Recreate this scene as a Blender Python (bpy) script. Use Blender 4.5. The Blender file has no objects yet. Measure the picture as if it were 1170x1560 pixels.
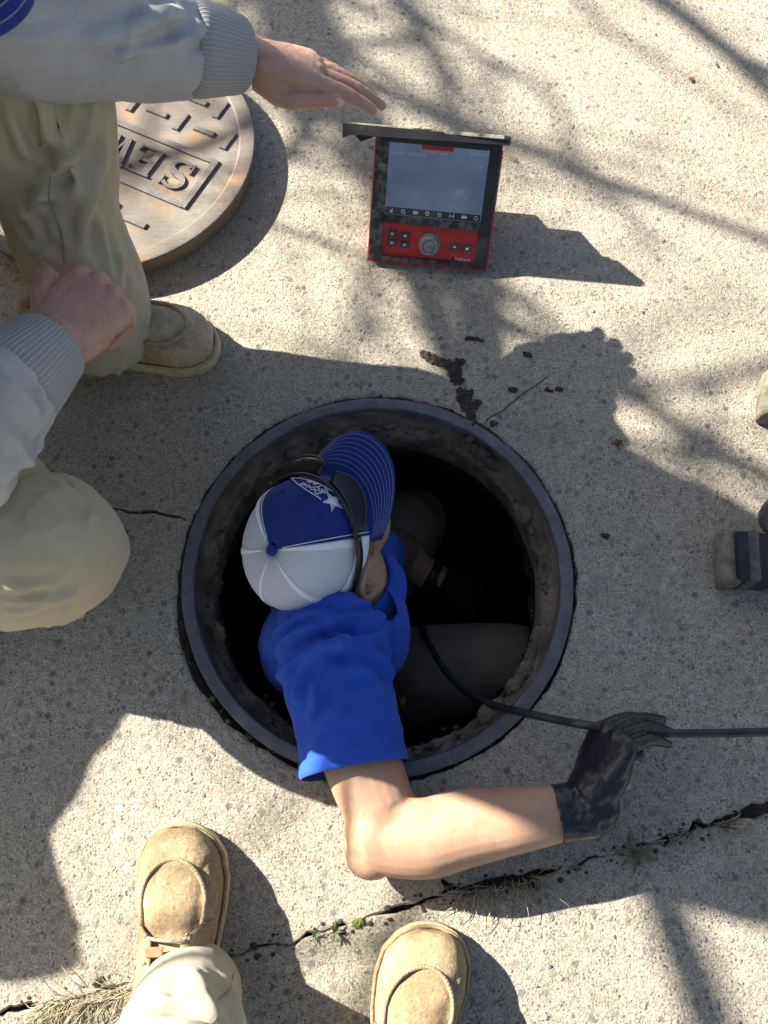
import bpy, bmesh, math, random
import numpy as np
from mathutils import Vector, Matrix
from mathutils.geometry import delaunay_2d_cdt

random.seed(7); rng = np.random.default_rng(7)
SC = bpy.context.scene; COL = SC.collection
A = lambda *a: np.array(a, float)
def nrm(v): v = np.asarray(v, float); return v / np.linalg.norm(v)

# ------------------------------------------------------------------ camera, sky, sun, exposure
H = 1.16; TH = math.radians(20); FP = 1173.0            # phone height, pitch from straight down, focal length in photo pixels
cam = bpy.data.cameras.new('camera'); camo = bpy.data.objects.new('camera', cam); COL.objects.link(camo)
camo.location = (0, 0, H); camo.rotation_euler = (TH, 0, 0)
cam.sensor_fit = 'VERTICAL'; cam.sensor_height = 36; cam.sensor_width = 27; cam.lens = FP / 1560 * 36
cam.clip_start = 0.02; cam.clip_end = 500
cam.dof.use_dof = True; cam.dof.focus_distance = 1.13; cam.dof.aperture_fstop = 9.0
SC.camera = camo
SUN_EL = math.radians(34); SDIR = A(.89, -.45) / math.hypot(.89, .45)   # shadows fall towards SDIR
w = bpy.data.worlds.new('World'); SC.world = w; w.use_nodes = True
nt = w.node_tree; sky = nt.nodes.new('ShaderNodeTexSky'); sky.sky_type = 'NISHITA'; sky.sun_disc = False
sky.sun_elevation = SUN_EL; sky.sun_rotation = math.atan2(-SDIR[0], -SDIR[1]); sky.air_density = .9; sky.dust_density = 1.6; sky.ozone_density = .8
nt.links.new(sky.outputs[0], nt.nodes['Background'].inputs[0]); nt.nodes['Background'].inputs[1].default_value = 0.05
sun = bpy.data.lights.new('sun', 'SUN'); suno = bpy.data.objects.new('sun', sun); COL.objects.link(suno)
sun.energy = 5.0; sun.angle = math.radians(0.53); sun.color = (1, .935, .82)
tr = Vector((SDIR[0]*math.cos(SUN_EL), SDIR[1]*math.cos(SUN_EL), -math.sin(SUN_EL)))
suno.rotation_euler = tr.to_track_quat('-Z', 'Y').to_euler(); suno.location = (-5, 3, 6)
SC.view_settings.view_transform = 'Standard'; SC.view_settings.look = 'None'; SC.view_settings.gamma = 1
SC.view_settings.exposure = 1.88
SC.render.engine = 'CYCLES'; SC.cycles.max_bounces = 8; SC.cycles.use_denoising = True

def at(px, py, h=0.0):
    """the point of the place, h metres above the ground, that the photograph shows at px, py"""
    u = (px - 585) / FP; v = (780 - py) / FP
    d = A(u, math.sin(TH) + v*math.cos(TH), -math.cos(TH) + v*math.sin(TH))
    return A(0, 0, H) + d * ((h - H) / d[2])

# ------------------------------------------------------------------ mesh helpers
def catmull(p, sub):
    p = np.asarray(p, float)
    if len(p) < 3 or sub <= 1: return p if sub <= 1 else np.array([p[0]*(1-t)+p[-1]*t for t in np.linspace(0, 1, sub+1)])
    q = np.vstack([2*p[0]-p[1], p, 2*p[-1]-p[-2]]); out = []
    for i in range(1, len(q)-2):
        for t in np.arange(sub)/sub:
            a, b, c, d = q[i-1], q[i], q[i+1], q[i+2]
            out.append(.5*((2*b)+(-a+c)*t+(2*a-5*b+4*c-d)*t*t+(-a+3*b-3*c+d)*t**3))
    out.append(p[-1]); return np.array(out)

class MB:
    def __init__(s): s.v = []; s.f = []; s.n = 0; s.uv = None
    def add(s, v, f):
        v = np.asarray(v, float).reshape(-1, 3); s.v.append(v)
        s.f += [tuple(int(i)+s.n for i in q) for q in f]; s.n += len(v); return s
    def co(s): return np.vstack(s.v)
    def grid(s, g, closeu=False, closev=False):
        g = np.asarray(g, float); a, b = g.shape[:2]; f = []
        for i in range(a if closeu else a-1):
            for j in range(b if closev else b-1):
                f.append((i*b+j, i*b+(j+1) % b, ((i+1) % a)*b+(j+1) % b, ((i+1) % a)*b+j))
        return s.add(g.reshape(-1, 3), f)
    def tube(s, pts, rad, n=16, sub=4, ref=None, cap=True, power=1.0):
        pts = np.asarray(pts, float)
        if isinstance(rad, list): rad = [q if np.ndim(q) else (q, q) for q in rad]
        rad = np.asarray(rad, float)
        if rad.ndim == 1 and len(rad) == 2 and len(pts) != 2: rad = np.repeat(rad[None], len(pts), 0)
        if rad.ndim == 0: rad = np.full(len(pts), float(rad))
        if rad.ndim == 1: rad = np.stack([rad, rad], 1)
        if len(rad) != len(pts): rad = np.repeat(rad[:1], len(pts), 0)
        P = catmull(pts, sub); R = np.maximum(catmull(rad, sub), 1e-4)
        T = np.gradient(P, axis=0); T /= np.linalg.norm(T, axis=1)[:, None]+1e-12
        rings = []; prev = None
        ang = np.linspace(0, 2*math.pi, n, endpoint=False); ca, sa = np.cos(ang), np.sin(ang)
        ca = np.sign(ca)*np.abs(ca)**power; sa = np.sign(sa)*np.abs(sa)**power
        for i in range(len(P)):
            if ref is not None: r0 = np.asarray(ref, float)
            elif prev is None: r0 = A(0, 0, 1) if abs(T[i][2]) < .9 else A(1, 0, 0)
            else: r0 = prev
            o = r0 - T[i]*np.dot(r0, T[i]); o = nrm(o); sd = np.cross(T[i], o); prev = o
            rings.append(P[i] + R[i, 0]*ca[:, None]*sd + R[i, 1]*sa[:, None]*o)
        b = s.n; m = len(rings); s.v.append(np.vstack(rings)); s.n += m*n
        for i in range(m-1):
            for j in range(n): s.f.append((b+i*n+j, b+i*n+(j+1) % n, b+(i+1)*n+(j+1) % n, b+(i+1)*n+j))
        if cap:
            s.v.append(np.array([P[0], P[-1]])); c0, c1 = s.n, s.n+1; s.n += 2
            for j in range(n):
                s.f.append((b+(j+1) % n, b+j, c0)); s.f.append((b+(m-1)*n+j, b+(m-1)*n+(j+1) % n, c1))
        return s
    def ell(s, c, r, ax=None, nu=20, nv=12):
        ax = np.eye(3) if ax is None else np.asarray(ax, float); r = np.full(3, r) if np.ndim(r) == 0 else np.asarray(r, float)
        vs = [A(0, 0, 1)]; 
        for i in range(1, nv):
            t = math.pi*i/nv
            for j in range(nu): p = 2*math.pi*j/nu; vs.append(A(math.sin(t)*math.cos(p), math.sin(t)*math.sin(p), math.cos(t)))
        vs.append(A(0, 0, -1)); vs = np.array(vs)*r; vs = vs @ ax + np.asarray(c, float); f = []
        for j in range(nu): f.append((0, 1+j, 1+(j+1) % nu))
        for i in range(nv-2):
            for j in range(nu): a = 1+i*nu; f.append((a+j, a+nu+j, a+nu+(j+1) % nu, a+(j+1) % nu))
        l = len(vs)-1; a = 1+(nv-2)*nu
        for j in range(nu): f.append((a+j, l, a+(j+1) % nu))
        return s.add(vs, f)
    def box(s, c, size, ax=None):
        ax = np.eye(3) if ax is None else np.asarray(ax, float); h = np.asarray(size, float)/2
        v = np.array([[x, y, z] for x in (-1, 1) for y in (-1, 1) for z in (-1, 1)])*h
        return s.add(v @ ax + np.asarray(c, float), [(0, 1, 3, 2), (4, 6, 7, 5), (0, 4, 5, 1), (2, 3, 7, 6), (0, 2, 6, 4), (1, 5, 7, 3)])
    def prism(s, poly, z0, z1, fn=None):
        p = np.asarray(poly, float); n = len(p); v = np.vstack([np.c_[p, np.full(n, z0)], np.c_[p, np.full(n, z1)]])
        if fn is not None: v = np.array([fn(*q) for q in v])
        return s.add(v, [tuple(range(n-1, -1, -1)), tuple(range(n, 2*n))]+[(i, (i+1) % n, n+(i+1) % n, n+i) for i in range(n)])
    def ribbon(s, line, wd, z0, z1, fn=None):
        p = np.asarray(line, float); t = np.gradient(p, axis=0); t /= np.linalg.norm(t, axis=1)[:, None]; nn = np.c_[-t[:, 1], t[:, 0]]
        wd = np.asarray(wd, float).reshape(-1, 1)/2
        return s.prism(np.vstack([p+nn*wd, (p-nn*wd)[::-1]]), z0, z1, fn)
    def lathe(s, prof, n=96, c=(0, 0, 0), jit=None):
        ang = np.linspace(0, 2*math.pi, n, endpoint=False); g = []
        for k, (r, z) in enumerate(prof):
            rr = np.full(n, r) + (jit(k, ang) if jit else 0)
            g.append(np.c_[rr*np.cos(ang), rr*np.sin(ang), np.full(n, z)]+np.asarray(c, float))
        return s.grid(np.array(g), closev=True)
    def mesh(s, name='mesh'):
        me = bpy.data.meshes.new(name); me.from_pydata(s.co().tolist(), [], s.f); me.validate(); me.update(); return me
    def build(s, name, mat, parent=None, smooth=True, fix=True, bevel=0, auto=None):
        me = s.mesh(name); 
        if parent is not None: me.transform(Matrix.Translation(-Vector(wloc(parent))))
        return link(name, me, mat, parent, smooth, fix, bevel, auto)

def wloc(o):
    p = A(*o.location)
    while o.parent is not None: o = o.parent; p = p + A(*o.location)
    return p
def link(name, me, mat, parent=None, smooth=True, fix=True, bevel=0, auto=None):
    if fix or bevel:
        bm = bmesh.new(); bm.from_mesh(me); bmesh.ops.recalc_face_normals(bm, faces=bm.faces)
        if bevel:
            bmesh.ops.remove_doubles(bm, verts=bm.verts, dist=1e-6)
            es = [e for e in bm.edges if len(e.link_faces) == 2 and e.calc_face_angle(0) > .5]
            bmesh.ops.bevel(bm, geom=es, offset=bevel, segments=2, affect='EDGES', profile=.7, clamp_overlap=True)
        bm.to_mesh(me); bm.free()
    if smooth: me.polygons.foreach_set('use_smooth', [True]*len(me.polygons))
    if auto is not None:
        bm = bmesh.new(); bm.from_mesh(me)
        for e in bm.edges: e.smooth = not (len(e.link_faces) == 2 and e.calc_face_angle(0) > auto)
        bm.to_mesh(me); bm.free()
    o = bpy.data.objects.new(name, me); COL.objects.link(o)
    if mat is not None: me.materials.append(mat)
    if parent is not None: o.parent = parent
    return o
def tag(o, label, cat, group=None):
    o['label'] = label; o['category'] = cat
    if group: o['group'] = group
    return o
def thing(name, label, cat, loc=(0, 0, 0), group=None):
    o = bpy.data.objects.new(name, None); COL.objects.link(o); o.location = tuple(float(q) for q in loc); o.empty_display_size = .1
    return tag(o, label, cat, group)
def inst(o, parent, loc, rz=0):
    c = o.copy(); COL.objects.link(c); c.parent = parent; c.location = tuple(loc); c.rotation_euler = (0, 0, rz); return c

def vnoise(p, seed=0):
    p = np.asarray(p, float); i = np.floor(p).astype(np.int64); f = p-i; f = f*f*(3-2*f); r = 0
    def hsh(a):
        n = (a[:, 0]*374761393 + a[:, 1]*668265263 + a[:, 2]*1274126177 + seed*974711) & 0x7fffffff
        n = ((n ^ (n >> 13))*1274126177) & 0x7fffffff; return ((n ^ (n >> 16)) & 0xffff)/65535.0
    for dx in (0, 1):
        for dy in (0, 1):
            for dz in (0, 1):
                wt = (f[:, 0] if dx else 1-f[:, 0])*(f[:, 1] if dy else 1-f[:, 1])*(f[:, 2] if dz else 1-f[:, 2])
                r = r + wt*hsh(i+A(dx, dy, dz).astype(np.int64))
    return r*2-1
def fbm(p, seed=0, o=3): return sum(vnoise(np.asarray(p)*2**k, seed+k)*.5**k for k in range(o))

class QM:                                              # quad soup from a voxel remesh, as numpy arrays
    def __init__(s, co, q): s.co = co; s.q = q
    def normals(s):
        a, b, c, d = (s.co[s.q[:, i]] for i in range(4)); fn = np.cross(c-a, d-b); n = np.zeros_like(s.co)
        for i in range(4): np.add.at(n, s.q[:, i], fn)
        return n/(np.linalg.norm(n, axis=1)[:, None]+1e-12)
    def disp(s, d): s.co = s.co + s.normals()*np.asarray(d)[:, None]; return s
    def clip(s, keep):                                 # keep(co) -> bool per vertex; drops quads that touch dropped vertices
        k = keep(s.co); s.q = s.q[k[s.q].all(1)]; u = np.unique(s.q); m = np.full(len(s.co), -1); m[u] = np.arange(len(u)); s.co = s.co[u]; s.q = m[s.q]; return s
    def join(s, o): s.q = np.vstack([s.q, o.q+len(s.co)]); s.co = np.vstack([s.co, o.co]); return s
    def build(s, name, mat, parent=None, solid=0):
        me = bpy.data.meshes.new(name); co = s.co - (wloc(parent) if parent is not None else 0)
        me.vertices.add(len(co)); me.vertices.foreach_set('co', co.astype(np.float32).ravel())
        me.loops.add(len(s.q)*4); me.loops.foreach_set('vertex_index', s.q.astype(np.int32).ravel())
        me.polygons.add(len(s.q)); me.polygons.foreach_set('loop_start', np.arange(0, len(s.q)*4, 4, dtype=np.int32))
        me.update(calc_edges=True); me.validate()
        o = link(name, me, mat, parent, True, False)
        if solid: m = o.modifiers.new('solidify', 'SOLIDIFY'); m.thickness = solid; m.offset = -1
        return o
def remesh(mb, vox, it=6, fac=.5):
    me = mb.mesh('tmp'); bm = bmesh.new(); bm.from_mesh(me); bmesh.ops.recalc_face_normals(bm, faces=bm.faces); bm.to_mesh(me); bm.free()
    o = bpy.data.objects.new('tmp', me); COL.objects.link(o)
    m = o.modifiers.new('r', 'REMESH'); m.mode = 'VOXEL'; m.voxel_size = vox; m.adaptivity = 0
    if it: s = o.modifiers.new('s', 'SMOOTH'); s.factor = fac; s.iterations = it
    dg = bpy.context.evaluated_depsgraph_get(); e = bpy.data.meshes.new_from_object(o.evaluated_get(dg))
    co = np.empty(len(e.vertices)*3, np.float32); e.vertices.foreach_get('co', co)
    lt = np.empty(len(e.polygons), np.int32); e.polygons.foreach_get('loop_total', lt)
    li = np.empty(len(e.loops), np.int32); e.loops.foreach_get('vertex_index', li); st = np.empty(len(e.polygons), np.int32); e.polygons.foreach_get('loop_start', st)
    q4 = st[lt == 4]; q = li[q4[:, None]+np.arange(4)]
    bpy.data.objects.remove(o); bpy.data.meshes.remove(me); bpy.data.meshes.remove(e)
    return QM(co.reshape(-1, 3).astype(float), q.astype(np.int64))
def dist_line(co, pts):                                # distance of every vertex to a polyline, and the position along it
    best = np.full(len(co), 9e9); par = np.zeros(len(co)); n = len(pts)-1
    for i in range(n):
        a, b = pts[i], pts[i+1]; ab = b-a; t = np.clip(((co-a)@ab)/(ab@ab+1e-12), 0, 1)
        d = np.linalg.norm(co-(a+t[:, None]*ab), axis=1); m = d < best; best[m] = d[m]; par[m] = (i+t[m])/n
    return best, par
def fold(co, pts, amp, wid):
    d, t = dist_line(co, [np.asarray(p, float) for p in pts]); tp = np.clip(np.minimum(t, 1-t)*5, 0, 1)
    return amp*tp*(np.exp(-(d/wid)**1.35) - .55*np.exp(-((d-wid*1.7)/wid)**2))
def limb_folds(qm, a, b, ra, rb, k, amp, wid, seed, tilt=.5, span=(0, 1)):
    r = np.random.default_rng(seed); a = np.asarray(a, float); b = np.asarray(b, float); ax = nrm(b-a)
    s = nrm(np.cross(ax, A(.3, .2, 1))); o = np.cross(ax, s); L = np.linalg.norm(b-a); dsp = np.zeros(len(qm.co))
    for _ in range(k):
        t0 = r.uniform(*span); th = r.uniform(0, 2*math.pi); arc = r.uniform(.7, 1.9); tl = r.normal(0, tilt)*.12
        pts = []
        for q in np.linspace(0, 1, 5):
            t = t0*L + tl*(q-.5)*2; rad = ra+(rb-ra)*np.clip(t/L, 0, 1); an = th+arc*q
            pts.append(a+ax*t+rad*(math.cos(an)*s+math.sin(an)*o))
        dsp += fold(qm.co, pts, amp*r.uniform(.5, 1.2), wid*r.uniform(.7, 1.4))
    return qm.disp(dsp)

def on_surf(co, pxs):                                    # points read in the photo, dropped on to the cloth they lie on
    out = []; rel = co-A(0, 0, H)
    for (x, y) in pxs:
        ray = nrm(at(x, y, 0)-A(0, 0, H)); t = rel@ray; d = np.linalg.norm(rel-t[:, None]*ray, axis=1); m = np.where(d < .006)[0]
        if len(m): out.append(co[m[np.argmin(t[m])]])
    return out
def sfolds(qm, lst):
    d = np.zeros(len(qm.co))
    for pxs, amp, wid in lst:
        pts = on_surf(qm.co, [tuple(q) for q in catmull(np.array(pxs, float), 3)])
        if len(pts) > 1: d += fold(qm.co, pts, amp, wid)
    return qm.disp(d)
def drape(qm, ax, fa, fc, amp, seed, mask=None):        # soft creases that run along ax
    ax = nrm(ax); p = qm.co + .03*np.c_[vnoise(qm.co*9, seed+1), vnoise(qm.co*9, seed+2), vnoise(qm.co*9, seed+3)]
    al = p@ax; q = (p-al[:, None]*ax)*fc + (al*fa)[:, None]*ax
    n = 1-2*np.abs(vnoise(q, seed)); n2 = 1-2*np.abs(vnoise(q*2.1+7, seed+9)); big = np.clip(.5+1.2*vnoise(qm.co*7, seed+5), 0, 1.3)
    d = amp*big*(np.clip(n, -.4, 1)**3*1.0+.35*n2); return qm.disp(d if mask is None else d*mask(qm.co))

# ------------------------------------------------------------------ materials
class NT:
    def __init__(s, name):
        s.m = bpy.data.materials.new(name); s.m.use_nodes = True; s.t = s.m.node_tree; s.b = s.t.nodes['Principled BSDF']
        s.tc = s.t.nodes.new('ShaderNodeTexCoord'); s.vec = s.tc.outputs['Object']; s.last = None
    def n(s, typ, ins=None, **pr):
        n = s.t.nodes.new('ShaderNode'+typ)
        for k, v in pr.items(): setattr(n, k, v)
        for k, v in (ins or {}).items():
            i = n.inputs[k]
            if isinstance(v, bpy.types.NodeSocket): s.t.links.new(v, i)
            else: i.default_value = v
        return n
    def set(s, k, v):
        i = s.b.inputs[k]
        if isinstance(v, bpy.types.NodeSocket): s.t.links.new(v, i)
        else: i.default_value = v
        return s
    def noise(s, scale, detail=4, rough=.55, vec=None, dist=0): return s.n('TexNoise', {'Vector': vec or s.vec, 'Scale': scale, 'Detail': detail, 'Roughness': rough, 'Distortion': dist}).outputs['Fac']
    def vor(s, scale, out='Distance', feature='F1', rnd=1, vec=None): return s.n('TexVoronoi', {'Vector': vec or s.vec, 'Scale': scale, 'Randomness': rnd}, feature=feature).outputs[out]
    def ramp(s, fac, stops, interp='LINEAR'):
        r = s.n('ValToRGB', {'Fac': fac}); e = r.color_ramp.elements; r.color_ramp.interpolation = interp
        while len(e) < len(stops): e.new(.5)
        for q, (p, c) in zip(e, stops): q.position = p; q.color = (c, c, c, 1) if np.ndim(c) == 0 else (*c[:3], 1)
        return r.outputs[0]
    def mix(s, f, a, b, mode='MIX'):
        n = s.n('Mix', data_type='RGBA', blend_type=mode); 
        for k, v in ((0, f), (6, a), (7, b)):
            if isinstance(v, bpy.types.NodeSocket): s.t.links.new(v, n.inputs[k])
            elif k == 0: n.inputs[0].default_value = v
            else: n.inputs[k].default_value = (v, v, v, 1) if np.ndim(v) == 0 else (*v[:3], 1)
        return n.outputs[2]
    def math(s, op, a, b=0, c=0):
        n = s.n('Math', operation=op)
        for i, v in enumerate((a, b, c)):
            if isinstance(v, bpy.types.NodeSocket): s.t.links.new(v, n.inputs[i])
            else: n.inputs[i].default_value = v
        return n.outputs[0]
    def bump(s, h, dist, strength=1):
        ins = {'Height': h, 'Distance': dist, 'Strength': strength}
        if s.last is not None: ins['Normal'] = s.last
        s.last = s.n('Bump', ins).outputs[0]; s.set('Normal', s.last); return s

def plain(name, c1, c2, scale=30, rough=.6, metal=0, bump=.0006, bscale=200, dirt=None, spec=.5):
    t = NT(name); c = t.mix(t.ramp(t.noise(scale), [(.35, 0), (.65, 1)]), c1, c2)
    if dirt: c = t.mix(t.ramp(t.noise(dirt[1], 6, .65), [(dirt[2], 0), (dirt[2]+.12, dirt[3] if len(dirt) > 3 else 1)]), c, dirt[0])
    t.set('Base Color', c).set('Roughness', rough).set('Metallic', metal).set('Specular IOR Level', spec)
    if bump: t.bump(t.noise(bscale, 3), bump)
    return t.m
def cloth(name, c1, c2, weave=1400, rough=.9, dirt=None, big=.0008):
    t = NT(name); c = t.mix(t.ramp(t.noise(22, 5), [(.3, 0), (.7, 1)]), c1, c2)
    c = t.mix(t.ramp(t.noise(weave, 1), [(.3, .0), (.7, .22)]), c, A(*c1)*.55)
    if dirt: c = t.mix(t.ramp(t.noise(dirt[1], 6, .7), [(dirt[2], 0), (dirt[2]+.2, dirt[3])]), c, dirt[0])
    t.set('Base Color', c).set('Roughness', rough).set('Sheen Weight', .08).set('Specular IOR Level', .15)
    t.bump(t.noise(weave, 1), .0004, .6); t.bump(t.noise(45, 3), big); return t.m
def skinmat(name, c1, c2, red):
    t = NT(name); c = t.mix(t.ramp(t.noise(28, 4), [(.3, 0), (.72, 1)]), c1, c2)
    c = t.mix(t.ramp(t.noise(60, 5, .7), [(.45, 0), (.75, .45)]), c, red); c = t.mix(t.ramp(t.noise(13, 4, .6), [(.45, 0), (.75, .4)]), c, red); c = t.mix(t.ramp(t.noise(420, 2), [(.58, 0), (.72, .25)]), c, A(*red)*.6)
    t.set('Base Color', c).set('Roughness', .52).set('Subsurface Weight', .12).set('Subsurface Radius', (.012, .004, .002)).set('Subsurface Scale', .4).set('Specular IOR Level', .35)
    t.bump(t.vor(900), .00025, .5); t.bump(t.noise(120, 4), .0006, .5); return t.m

def concrete(name='concrete', slab=0.0):
    t = NT(name)
    base = t.mix(t.ramp(t.noise(3.2, 5, .6), [(.32, 0), (.68, 1)]), (.52, .46, .355), (.63, .575, .455))
    base = t.mix(t.ramp(t.noise(14, 5, .65), [(.42, 0), (.75, .55)]), base, (.43, .395, .325))
    wv = t.n('TexNoise', {'Vector': t.vec, 'Scale': 60, 'Detail': 2}).outputs['Color']
    vec = t.n('Mix', data_type='VECTOR'); vec.inputs[0].default_value = .004
    t.t.links.new(t.vec, vec.inputs[4]); t.t.links.new(wv, vec.inputs[5]); vv = vec.outputs[1]
    g1 = t.vor(235, 'Color', vec=vv); d1 = t.vor(235, 'Distance', vec=vv)
    val = t.n('SeparateColor', {0: g1})
    c = t.mix(t.ramp(val.outputs[0], [(0, .0), (1, .55)]), base, t.mix(t.ramp(val.outputs[1], [(0, 0), (1, 1)]), (.32, .29, .24), (.62, .57, .46)))
    gn = t.noise(340, 4, .78); c = t.mix(t.ramp(gn, [(.38, .85), (.54, 0)]), c, (.13, .118, .10)); c = t.mix(t.ramp(gn, [(.56, 0), (.68, .5)]), c, (.72, .68, .58)); c = t.mix(t.ramp(t.noise(95, 5, .75), [(.40, .42), (.55, 0)]), c, (.21, .19, .155)); c = t.mix(t.ramp(t.noise(47, 5, .7), [(.55, 0), (.72, .35)]), c, (.64, .59, .48))
    pit = t.math('MULTIPLY', t.ramp(val.outputs[2], [(.74, 0), (.82, 1)]), t.ramp(d1, [(.36, 1), (.58, 0)]))
    pm = t.ramp(t.noise(9, 4, .65), [(.36, .4), (.66, 1)]); c = t.mix(t.math('MULTIPLY', pit, pm), c, (.085, .075, .062))
    g2 = t.vor(66, 'Color', vec=vv); d2 = t.vor(66, 'Distance', vec=vv); v2 = t.n('SeparateColor', {0: g2})
    peb = t.math('MULTIPLY', t.ramp(v2.outputs[0], [(.50, 0), (.56, 1)]), t.ramp(d2, [(.20, 1), (.42, 0)]))
    pc = t.ramp(v2.outputs[1], [(0, (.12, .115, .115)), (.3, (.27, .255, .235)), (.5, (.24, .195, .15)), (.7, (.55, .52, .46)), (.85, (.36, .34, .31)), (1, (.10, .10, .105))])
    c = t.mix(t.math('MULTIPLY', peb, .85), c, pc)
    st = t.ramp(t.noise(5.5, 6, .7), [(.50, 0), (.72, .45)]); c = t.mix(st, c, (.23, .21, .175))
    t.set('Base Color', c).set('Roughness', .95).set('Specular IOR Level', .15)
    t.bump(gn, .0026, 1); t.bump(t.math('SUBTRACT', 1, d1), .0014, .5); t.bump(t.math('MULTIPLY', pit, -1), .0022, .9)
    t.bump(peb, .0007, .6); t.bump(t.noise(130, 4, .7), .0036, .8); t.bump(t.noise(26, 4), .003, .5)
    return t.m
def iron(name, c1, c2, rust, rthr, rough=.55, scale=18, metal=.25, bump=.0012):
    t = NT(name); c = t.mix(t.ramp(t.noise(scale, 5), [(.35, 0), (.68, 1)]), c1, c2)
    c = t.mix(t.ramp(t.noise(11, 7, .68), [(rthr, 0), (rthr+.18, .85)]), c, rust)
    c = t.mix(t.ramp(t.noise(160, 3, .7), [(.3, .35), (.6, 0)]), c, A(*c1)*.35)
    t.set('Base Color', c).set('Roughness', rough).set('Metallic', metal).set('Specular IOR Level', .4)
    t.bump(t.noise(330, 4, .7), bump, .8); t.bump(t.noise(60, 4), .0015, .6); return t.m

M = {}
M['concrete'] = concrete()
M['slabedge'] = plain('joint soil', (.075, .062, .046), (.13, .11, .085), 60, .95, 0, .004, 260)
M['ring'] = iron('frame_iron', (.105, .108, .122), (.17, .172, .185), (.20, .135, .085), .53, .6, 30, .25, .002)
M['seat'] = iron('seat_iron', (.10, .080, .062), (.25, .20, .155), (.36, .24, .12), .58, .85, 24, .05, .003)
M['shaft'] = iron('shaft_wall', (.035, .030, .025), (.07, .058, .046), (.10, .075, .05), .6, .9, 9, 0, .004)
M['water'] = plain('sewer_water', (.012, .012, .012), (.02, .018, .015), 8, .06, 0, .003, 30)
def lidmat():
    t = NT('lid_iron'); c = t.mix(t.ramp(t.noise(16, 5), [(.35, 0), (.68, 1)]), (.125, .107, .09), (.19, .163, .135))
    gm = t.n('Mapping', {'Vector': t.vec, 'Rotation': (0, 0, -.47), 'Scale': (6, 60, 6)}).outputs[0]
    c = t.mix(t.ramp(t.noise(4, 5, .6, gm), [(.40, 0), (.70, .45)]), c, (.25, .215, .175))
    c = t.mix(t.ramp(t.noise(10, 6, .68), [(.54, 0), (.70, .75)]), c, (.33, .19, .085))
    c = t.mix(t.ramp(t.noise(7.3, 6, .7), [(.56, 0), (.72, .5)]), c, (.29, .30, .26))
    c = t.mix(t.ramp(t.noise(300, 3, .7), [(.28, .5), (.5, 0)]), c, (.10, .085, .07))
    t.set('Base Color', c).set('Roughness', .72).set('Metallic', .12); t.bump(t.noise(420, 4, .7), .0012, .8); t.bump(t.noise(3.5, 4, .6, gm), .0010, .7); return t.m
M['lid'] = lidmat()
M['lidbar'] = iron('lid_relief_iron', (.13, .115, .107), (.18, .158, .146), (.22, .145, .08), .66, .6, 40, .25, .0012)
M['lidside'] = iron('lid_side_iron', (.15, .125, .09), (.22, .18, .125), (.20, .14, .075), .55, .85, 14, .05, .002)
M['shirt'] = cloth('blue_polo', (.022, .075, .42), (.034, .105, .52), 520, .85, ((.16, .14, .15), 9, .66, .35))
M['capblue'] = cloth('cap_twill', (.012, .030, .175), (.018, .042, .215), 900, .85)
def meshmat():
    t = NT('white_mesh'); uv = t.n('UVMap').outputs[0]; s = t.n('SeparateXYZ', {0: uv})
    a = t.math('SINE', t.math('MULTIPLY', s.outputs[0], 200)); b = t.math('SINE', t.math('MULTIPLY', s.outputs[1], 300))
    k = t.ramp(t.math('MULTIPLY', a, b), [(.05, 0), (.5, 1)])
    t.set('Base Color', t.mix(k, (.80, .80, .84), (.34, .35, .44))).set('Roughness', .85).set('Specular IOR Level', .2); t.bump(k, -.0006, 1); return t.m
M['capmesh'] = meshmat()
M['capwhite'] = cloth('white_twill', (.80, .80, .83), (.86, .86, .88), 900)
M['thread'] = plain('white_thread', (.75, .75, .8), (.85, .85, .9), 300, .8, 0, .0002, 900)
M['brimthread'] = plain('pale_thread', (.34, .38, .58), (.42, .46, .66), 300, .8, 0, 0)
M['shade'] = plain('glossy_black', (.012, .012, .013), (.02, .02, .022), 40, .28, 0, .0002, 300, ((.16, .14, .11), 60, .62, .5))
M['lens'] = plain('dark_lens', (.01, .01, .012), (.016, .016, .018), 20, .08, 0, 0)
M['skin'] = skinmat('pale_skin', (.40, .245, .155), (.455, .29, .195), (.375, .17, .11))
M['skinpink'] = skinmat('flushed_skin', (.45, .265, .20), (.50, .31, .235), (.41, .16, .12))
M['nail'] = plain('nail', (.66, .44, .36), (.72, .50, .42), 60, .35, 0, 0)
M['hair'] = plain('short_hair', (.16, .09, .05), (.26, .16, .09), 500, .8, 0, .001, 700)
M['eye'] = plain('eye', (.7, .68, .66), (.8, .78, .76), 10, .15, 0, 0)
M['hoodie'] = cloth('grey_fleece', (.38, .375, .37), (.46, .455, .445), 420, .95)
def ribmat():
    t = NT('ribbed_cuff'); uv = t.n('UVMap').outputs[0]; s = t.n('SeparateXYZ', {0: uv}); a = t.math('SINE', t.math('MULTIPLY', s.outputs[0], 2*math.pi*62))
    k = t.ramp(a, [(.1, 0), (.9, 1)]); c = t.mix(k, (.30, .30, .30), (.46, .455, .445)); t.set('Base Color', t.mix(t.ramp(t.noise(500, 2), [(.3, .25), (.7, 0)]), c, (.25, .25, .27))).set('Roughness', .95); t.bump(k, .0012, 1); return t.m
M['rib'] = ribmat()
M['khaki'] = cloth('olive_khaki', (.40, .345, .235), (.47, .415, .295), 1500, .8, ((.36, .30, .20), 6, .66, .3))
M['cream'] = cloth('cream_canvas', (.37, .35, .26), (.43, .41, .31), 1300, .85, ((.42, .36, .24), 8, .68, .35))
M['darkpants'] = cloth('dusty_work_pants', (.18, .16, .12), (.235, .205, .155), 1300, .85, ((.09, .08, .07), 14, .62, .6))
M['seam'] = plain('seam_thread', (.20, .18, .13), (.26, .24, .17), 300, .9, 0, .0003, 900)
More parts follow.
